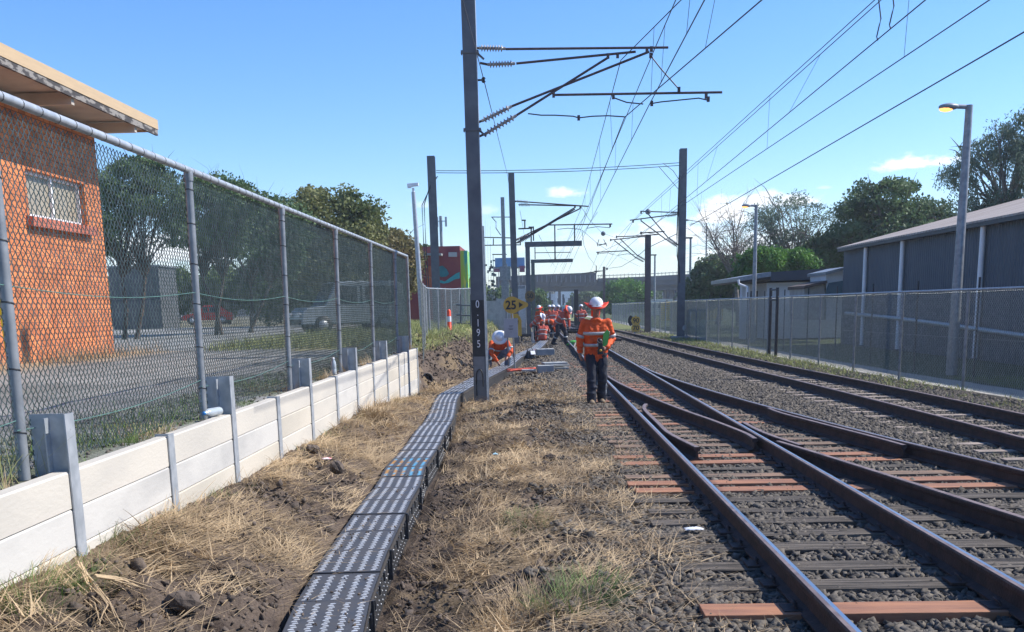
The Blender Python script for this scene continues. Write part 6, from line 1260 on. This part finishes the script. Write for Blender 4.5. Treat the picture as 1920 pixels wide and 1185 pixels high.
# ------------------------------------------------------------------ trees
def leafmat(name, c1, c2, sc=.35): return mat(name, c1, c2, sc, .6, 0, trans=.28, detail=6, spec=.3, contrast=(.38, .62))
LM = dict(dark=leafmat('leaves_dark', (.15, .225, .095), (.065, .11, .05)), mid=leafmat('leaves_mid', (.12, .19, .055), (.06, .11, .04)), olive=leafmat('leaves_olive', (.22, .22, .085), (.10, .14, .045)), brown=leafmat('leaves_brownish', (.28, .20, .10), (.13, .16, .05)), gum=leafmat('leaves_gum', (.19, .245, .165), (.10, .15, .10)), bright=leafmat('leaves_bright', (.12, .25, .045), (.05, .135, .03)), hedge=leafmat('leaves_hedge', (.14, .20, .065), (.07, .12, .04)))
def tree(label, name, base, crowns, nclump, per, rc, leaf, lm, trunk_r=.2, fork=.35, flat=.6, droop=0.0, bark='bark', limbs=14, seed=0, bare=False, group=None, cat='tree', multi=1):
    """crowns: ellipsoids ((x, y, z) centre in world, (rx, ry, rz))"""
    rg = np.random.default_rng(seed + 100); rd = random.Random(seed); t = thing(name, label, cat, base, 0, group); b0_ = Vector(base)
    vol = np.array([c[1][0] * c[1][1] * c[1][2] for c in crowns]) ** .75; vol = vol / vol.sum(); C = []
    for c, k in zip(crowns, (vol * nclump).astype(int) + 1):
        d = rg.normal(0, 1, (k, 3)); d /= np.linalg.norm(d, axis=1)[:, None]; r_ = rg.uniform(.25, 1, (k, 1)) ** .45
        C.append(np.array(c[0]) + d * r_ * np.array(c[1]))
    C = np.concatenate(C); C -= np.array(b0_); mb = MB()
    cm = Vector(C.mean(0)); lowz = C[:, 2].min()
    for q in range(multi):
        off = Vector((rd.uniform(-.2, .2) * multi, 0, 0)); fk = Vector((cm.x * .45 + (q - (multi - 1) / 2) * .8 * (multi > 1), cm.y * .4, max(lowz * fork * 2, C[:, 2].max() * fork)))
        mid_ = (off + fk) / 2 + Vector((rd.uniform(-.15, .15), 0, 0)); mb.path([off, mid_, fk], [trunk_r, trunk_r * .82, trunk_r * .68], 8)
        idx = rg.choice(len(C), min(limbs, len(C)), replace=False)
        for i in idx:
            e_ = Vector(C[i]); m1 = fk.lerp(e_, .45) + Vector((rd.uniform(-.3, .3), rd.uniform(-.3, .3), rd.uniform(-.1, .5)))
            rr_ = trunk_r * rd.uniform(.28, .5); mb.path([fk, fk.lerp(m1, .5) + Vector((0, 0, .1)), m1, m1.lerp(e_, .6) + Vector((rd.uniform(-.15, .15), 0, .1)), e_], [rr_, rr_ * .8, rr_ * .55, rr_ * .32, rr_ * .12], 5)
            for s_ in range(4 if bare else 2):
                e2 = e_ + Vector((rd.gauss(0, 1), rd.gauss(0, 1), rd.gauss(.2, .7))) * rc * 1.3; mb.path([m1.lerp(e_, rd.uniform(.2, .8)), e2.lerp(e_, .4), e2], [rr_ * .3, rr_ * .18, rr_ * .06], 4)
                if bare:
                    for w in range(3): e3 = e2 + Vector((rd.gauss(0, .6), rd.gauss(0, .6), rd.gauss(.25, .5))) * rc; mb.path([e2.lerp(e_, .4), e3], [rr_ * .12, rr_ * .04], 3)
    mb.build('trunk', M[bark], t)
    n = len(C) * per
    if n:
        ci = np.repeat(np.arange(len(C)), per); rcs = rc * rg.uniform(.6, 1.35, len(C))[ci][:, None]
        d = rg.normal(0, 1, (n, 3)); d /= np.linalg.norm(d, axis=1)[:, None]; rad = rg.uniform(0, 1, (n, 1)) ** .5
        p = C[ci] + d * rad * rcs * np.array([1, 1, flat]); p[:, 2] -= droop * rad[:, 0] * rg.uniform(0, 1, n) * rc * 1.6
        s_ = leaf * rg.uniform(.6, 1.3, n)[:, None]; a_ = rg.normal(0, 1, (n, 3)); 
        if droop: a_[:, 2] -= 1.6 * droop
        a_ /= np.linalg.norm(a_, axis=1)[:, None]; b_ = np.cross(a_, rg.normal(0, 1, (n, 3))); b_ /= np.linalg.norm(b_, axis=1)[:, None]
        V = np.stack([p - a_ * s_, p - b_ * s_ * (.55 if not droop else .3), p + a_ * s_, p + b_ * s_ * (.55 if not droop else .3)], 1); Fq = np.arange(n * 4).reshape(n, 4)
        npmesh('crown', V.reshape(-1, 3), Fq, lm, t)
    return t
def crown(px, py, Y, wpx, hpx, dfac=1.0):
    c = P(px, py, Y); s_ = (P(px + 10, py, Y) - P(px, py, Y)).length / 10; return ((c.x, c.y, c.z), (wpx * s_, max(wpx * s_, 1.0) * dfac, hpx * s_))
def gz(px, Y, z): return (P(px, 575, Y).x, Y, z)
GT = 'trees behind the left fence'
tree('flat topped thin leafed tree just right of the brick building', 'shade_tree', gz(243, 36, .8), [crown(235, 345, 36, 62, 34), crown(300, 372, 36, 60, 30), crown(212, 400, 36, 36, 40), crown(330, 425, 37, 30, 16), crown(270, 320, 37, 50, 22), crown(200, 450, 37, 22, 34)], 110, 130, .5, .07, LM['dark'], .085, .35, .5, limbs=34, seed=1, group=GT, multi=2)
tree('thin leafed tree behind the second fence bay', 'shade_tree', gz(395, 40, .8), [crown(380, 390, 40, 62, 42), crown(440, 385, 40, 60, 40), crown(352, 440, 40, 50, 24), crown(400, 350, 41, 60, 26), crown(440, 450, 41, 50, 30)], 120, 130, .55, .075, LM['dark'], .08, .35, .5, limbs=30, seed=2, group=GT, multi=2)
tree('thin stemmed tree behind the third fence post', 'shade_tree', gz(478, 43, .8), [crown(480, 405, 43, 62, 50), crown(500, 450, 43, 44, 36), crown(425, 460, 43, 34, 20), crown(530, 440, 44, 50, 60), crown(520, 500, 44, 40, 26)], 140, 130, .58, .08, LM['dark'], .085, .35, .5, limbs=26, seed=3, group=GT, multi=2)
tree('large rounded olive tree rising above the middle of the left fence', 'round_tree', gz(620, 60, .8), [crown(620, 420, 60, 92, 66), crown(560, 450, 60, 50, 60), crown(675, 440, 60, 42, 60), crown(610, 500, 60, 95, 45)], 260, 150, .75, .12, LM['olive'], .4, .3, .7, limbs=24, seed=4, group=GT)
tree('brownish tree between the rounded tree and the camera pole', 'round_tree', gz(742, 66, .8), [crown(738, 478, 66, 38, 42), crown(765, 500, 66, 22, 44), crown(725, 540, 66, 40, 30)], 150, 170, .7, .13, LM['brown'], .25, .3, .7, limbs=14, seed=5, group=GT)
for k, (x, w, h, y, lm) in enumerate(((215, 60, 30, 556, 'hedge'), (320, 58, 36, 549, 'hedge'), (425, 60, 40, 544, 'hedge'), (520, 62, 54, 532, 'mid'), (610, 60, 36, 565, 'dark'), (705, 50, 40, 560, 'mid'), (795, 20, 30, 500, 'mid'))):
    tree(f'{ORD[k]} dense bush from the left in the hedge behind the car park', 'hedge_bush', gz(x, 84, .8), [crown(x, y, 84, w, h, .5), crown(x - w * .3, y + 14, 84, w * .7, h, .5)], 110, 150, .9, .16, LM[lm], .15, .2, .8, limbs=6, seed=20 + k, group='bushes behind the car park', cat='bush')
GR = 'trees on the right'
tree('tall drooping gum tree at the right edge above the shed roof', 'gum_tree', gz(1895, 52, 0), [crown(1880, 258, 52, 38, 30), crown(1835, 285, 52, 44, 24), crown(1905, 310, 52, 44, 52), crown(1800, 325, 52, 44, 18), crown(1840, 370, 52, 42, 24), crown(1930, 240, 52, 40, 44), crown(1890, 375, 52, 50, 22)], 150, 110, .5, .09, LM['gum'], .26, .45, .8, .9, 'bark_grey', 34, 31, group=GR)
tree('dense dark tree behind the far end of the metal shed', 'evergreen_tree', gz(1680, 68, 0), [crown(1665, 378, 68, 72, 44), crown(1625, 420, 68, 70, 44), crown(1715, 420, 68, 66, 42), crown(1760, 410, 68, 34, 26), crown(1680, 450, 68, 100, 44)], 250, 150, .75, .12, LM['dark'], .4, .3, .7, limbs=22, seed=32, group=GR)
tree('airy tree with sky showing through right of the far street lamp', 'airy_tree', gz(1490, 72, 0), [crown(1480, 400, 72, 62, 40), crown(1540, 420, 72, 50, 44), crown(1440, 430, 72, 40, 50), crown(1500, 470, 72, 80, 44)], 150, 80, .75, .10, LM['gum'], .3, .35, .7, .3, 'bark_grey', 46, 33, group=GR)
tree('bare thin branched tree left of the far street lamp', 'bare_tree', gz(1385, 76, 0), [crown(1365, 440, 76, 42, 52), crown(1400, 470, 76, 36, 34), crown(1345, 460, 76, 22, 30)], 60, 5, .9, .08, LM['olive'], .2, .3, .7, 0, 'bark_grey', 40, 34, True, GR)
tree('dark bushy tree standing left of the low white building', 'evergreen_tree', gz(1345, 80, 0), [crown(1350, 515, 80, 46, 30), crown(1325, 545, 80, 34, 26), crown(1385, 545, 80, 40, 34), crown(1300, 560, 80, 20, 14)], 200, 160, .75, .14, LM['dark'], .25, .25, .8, limbs=10, seed=35, group=GR)
tree('bright green tree behind the dark roof of the low building', 'leafy_tree', gz(1440, 62, 0), [crown(1440, 490, 62, 52, 22), crown(1480, 500, 62, 42, 26), crown(1410, 510, 62, 30, 24)], 170, 170, .6, .11, LM['bright'], .2, .3, .7, limbs=12, seed=36, group=GR)
tree('olive tree mass behind the low building roof', 'leafy_tree', gz(1560, 70, 0), [crown(1555, 480, 70, 50, 34), crown(1600, 465, 70, 40, 30), crown(1530, 500, 70, 40, 26)], 170, 150, .75, .12, LM['mid'], .2, .3, .7, limbs=12, seed=37, group=GR)
tree('round clipped looking green tree in front of the overpass', 'round_bush', gz(1172, 140, 0), [crown(1170, 557, 140, 40, 25, .8), crown(1190, 562, 140, 24, 22, .8), crown(1150, 562, 140, 22, 20, .8)], 230, 190, 1.0, .19, LM['bright'], .4, .2, .8, limbs=8, seed=38)
for k, (x, y, w, h, Y, lm, lb) in enumerate(((1105, 570, 26, 24, 240, 'mid', 'tree under the overpass left of the round green tree'), (1090, 578, 16, 14, 260, 'bright', 'small bright tree under the overpass behind the crew'), (1222, 555, 8, 22, 250, 'dark', 'sliver of dark tree right of the brown mast'), (1008, 575, 14, 26, 120, 'dark', 'dark tree beside the near portal posts'), (940, 568, 22, 22, 110, 'dark', 'dark tree behind the signal equipment'), (895, 560, 22, 20, 130, 'mid', 'green tree behind the numbered mast'))):
    tree(lb, 'distant_tree', gz(x, Y, 0), [crown(x, y, Y, w, h), crown(x - w * .3, y + h * .4, Y, w * .8, h * .8)], 90, 150, Y * .008, Y * .0016, LM[lm], .2, .2, .8, limbs=6, seed=50 + k, group='distant trees near the overpass')
# far wood line closing the horizon
rg = np.random.default_rng(5); n = 60000; X = rg.uniform(-850, 850, n); Yw = 480 + rg.uniform(0, 90, n); hh = 5 + 7.5 * fbm(X, X * 0, .012, 4, 9); Z = rg.uniform(0, 1, n) ** .7 * hh
p = np.stack([X, Yw, Z], 1); a_ = rg.normal(0, 1, (n, 3)); a_ /= np.linalg.norm(a_, axis=1)[:, None]; b_ = np.cross(a_, rg.normal(0, 1, (n, 3))); b_ /= np.linalg.norm(b_, axis=1)[:, None]; s_ = rg.uniform(1.2, 2.6, n)[:, None]
tag(npmesh('distant_woodland', np.stack([p - a_ * s_, p - b_ * s_, p + a_ * s_, p + b_ * s_], 1).reshape(-1, 3), np.arange(n * 4).reshape(n, 4), mat('far_leaves', (.10, .13, .10), (.06, .09, .07), .02, .9)), 'distant line of trees closing the horizon', 'woodland', None, 'stuff')
# ------------------------------------------------------------------ thin haze in the air
hm = bpy.data.materials.new('haze_air'); hm.use_nodes = True; N = hm.node_tree.nodes; L = hm.node_tree.links; N.remove(N['Principled BSDF'])
pv = N.new('ShaderNodeVolumePrincipled'); pv.inputs['Color'].default_value = (.86, .91, 1.0, 1); pv.inputs['Density'].default_value = 0.00055; pv.inputs['Anisotropy'].default_value = .2
L.new(pv.outputs[0], N['Material Output'].inputs['Volume'])
mb = MB(); mb.box((0, 495, 6.6), (2200, 1020, 15.6)); tag(mb.build('haze', hm), 'thin pale haze softening the trees and overpass', 'haze', None, 'stuff')
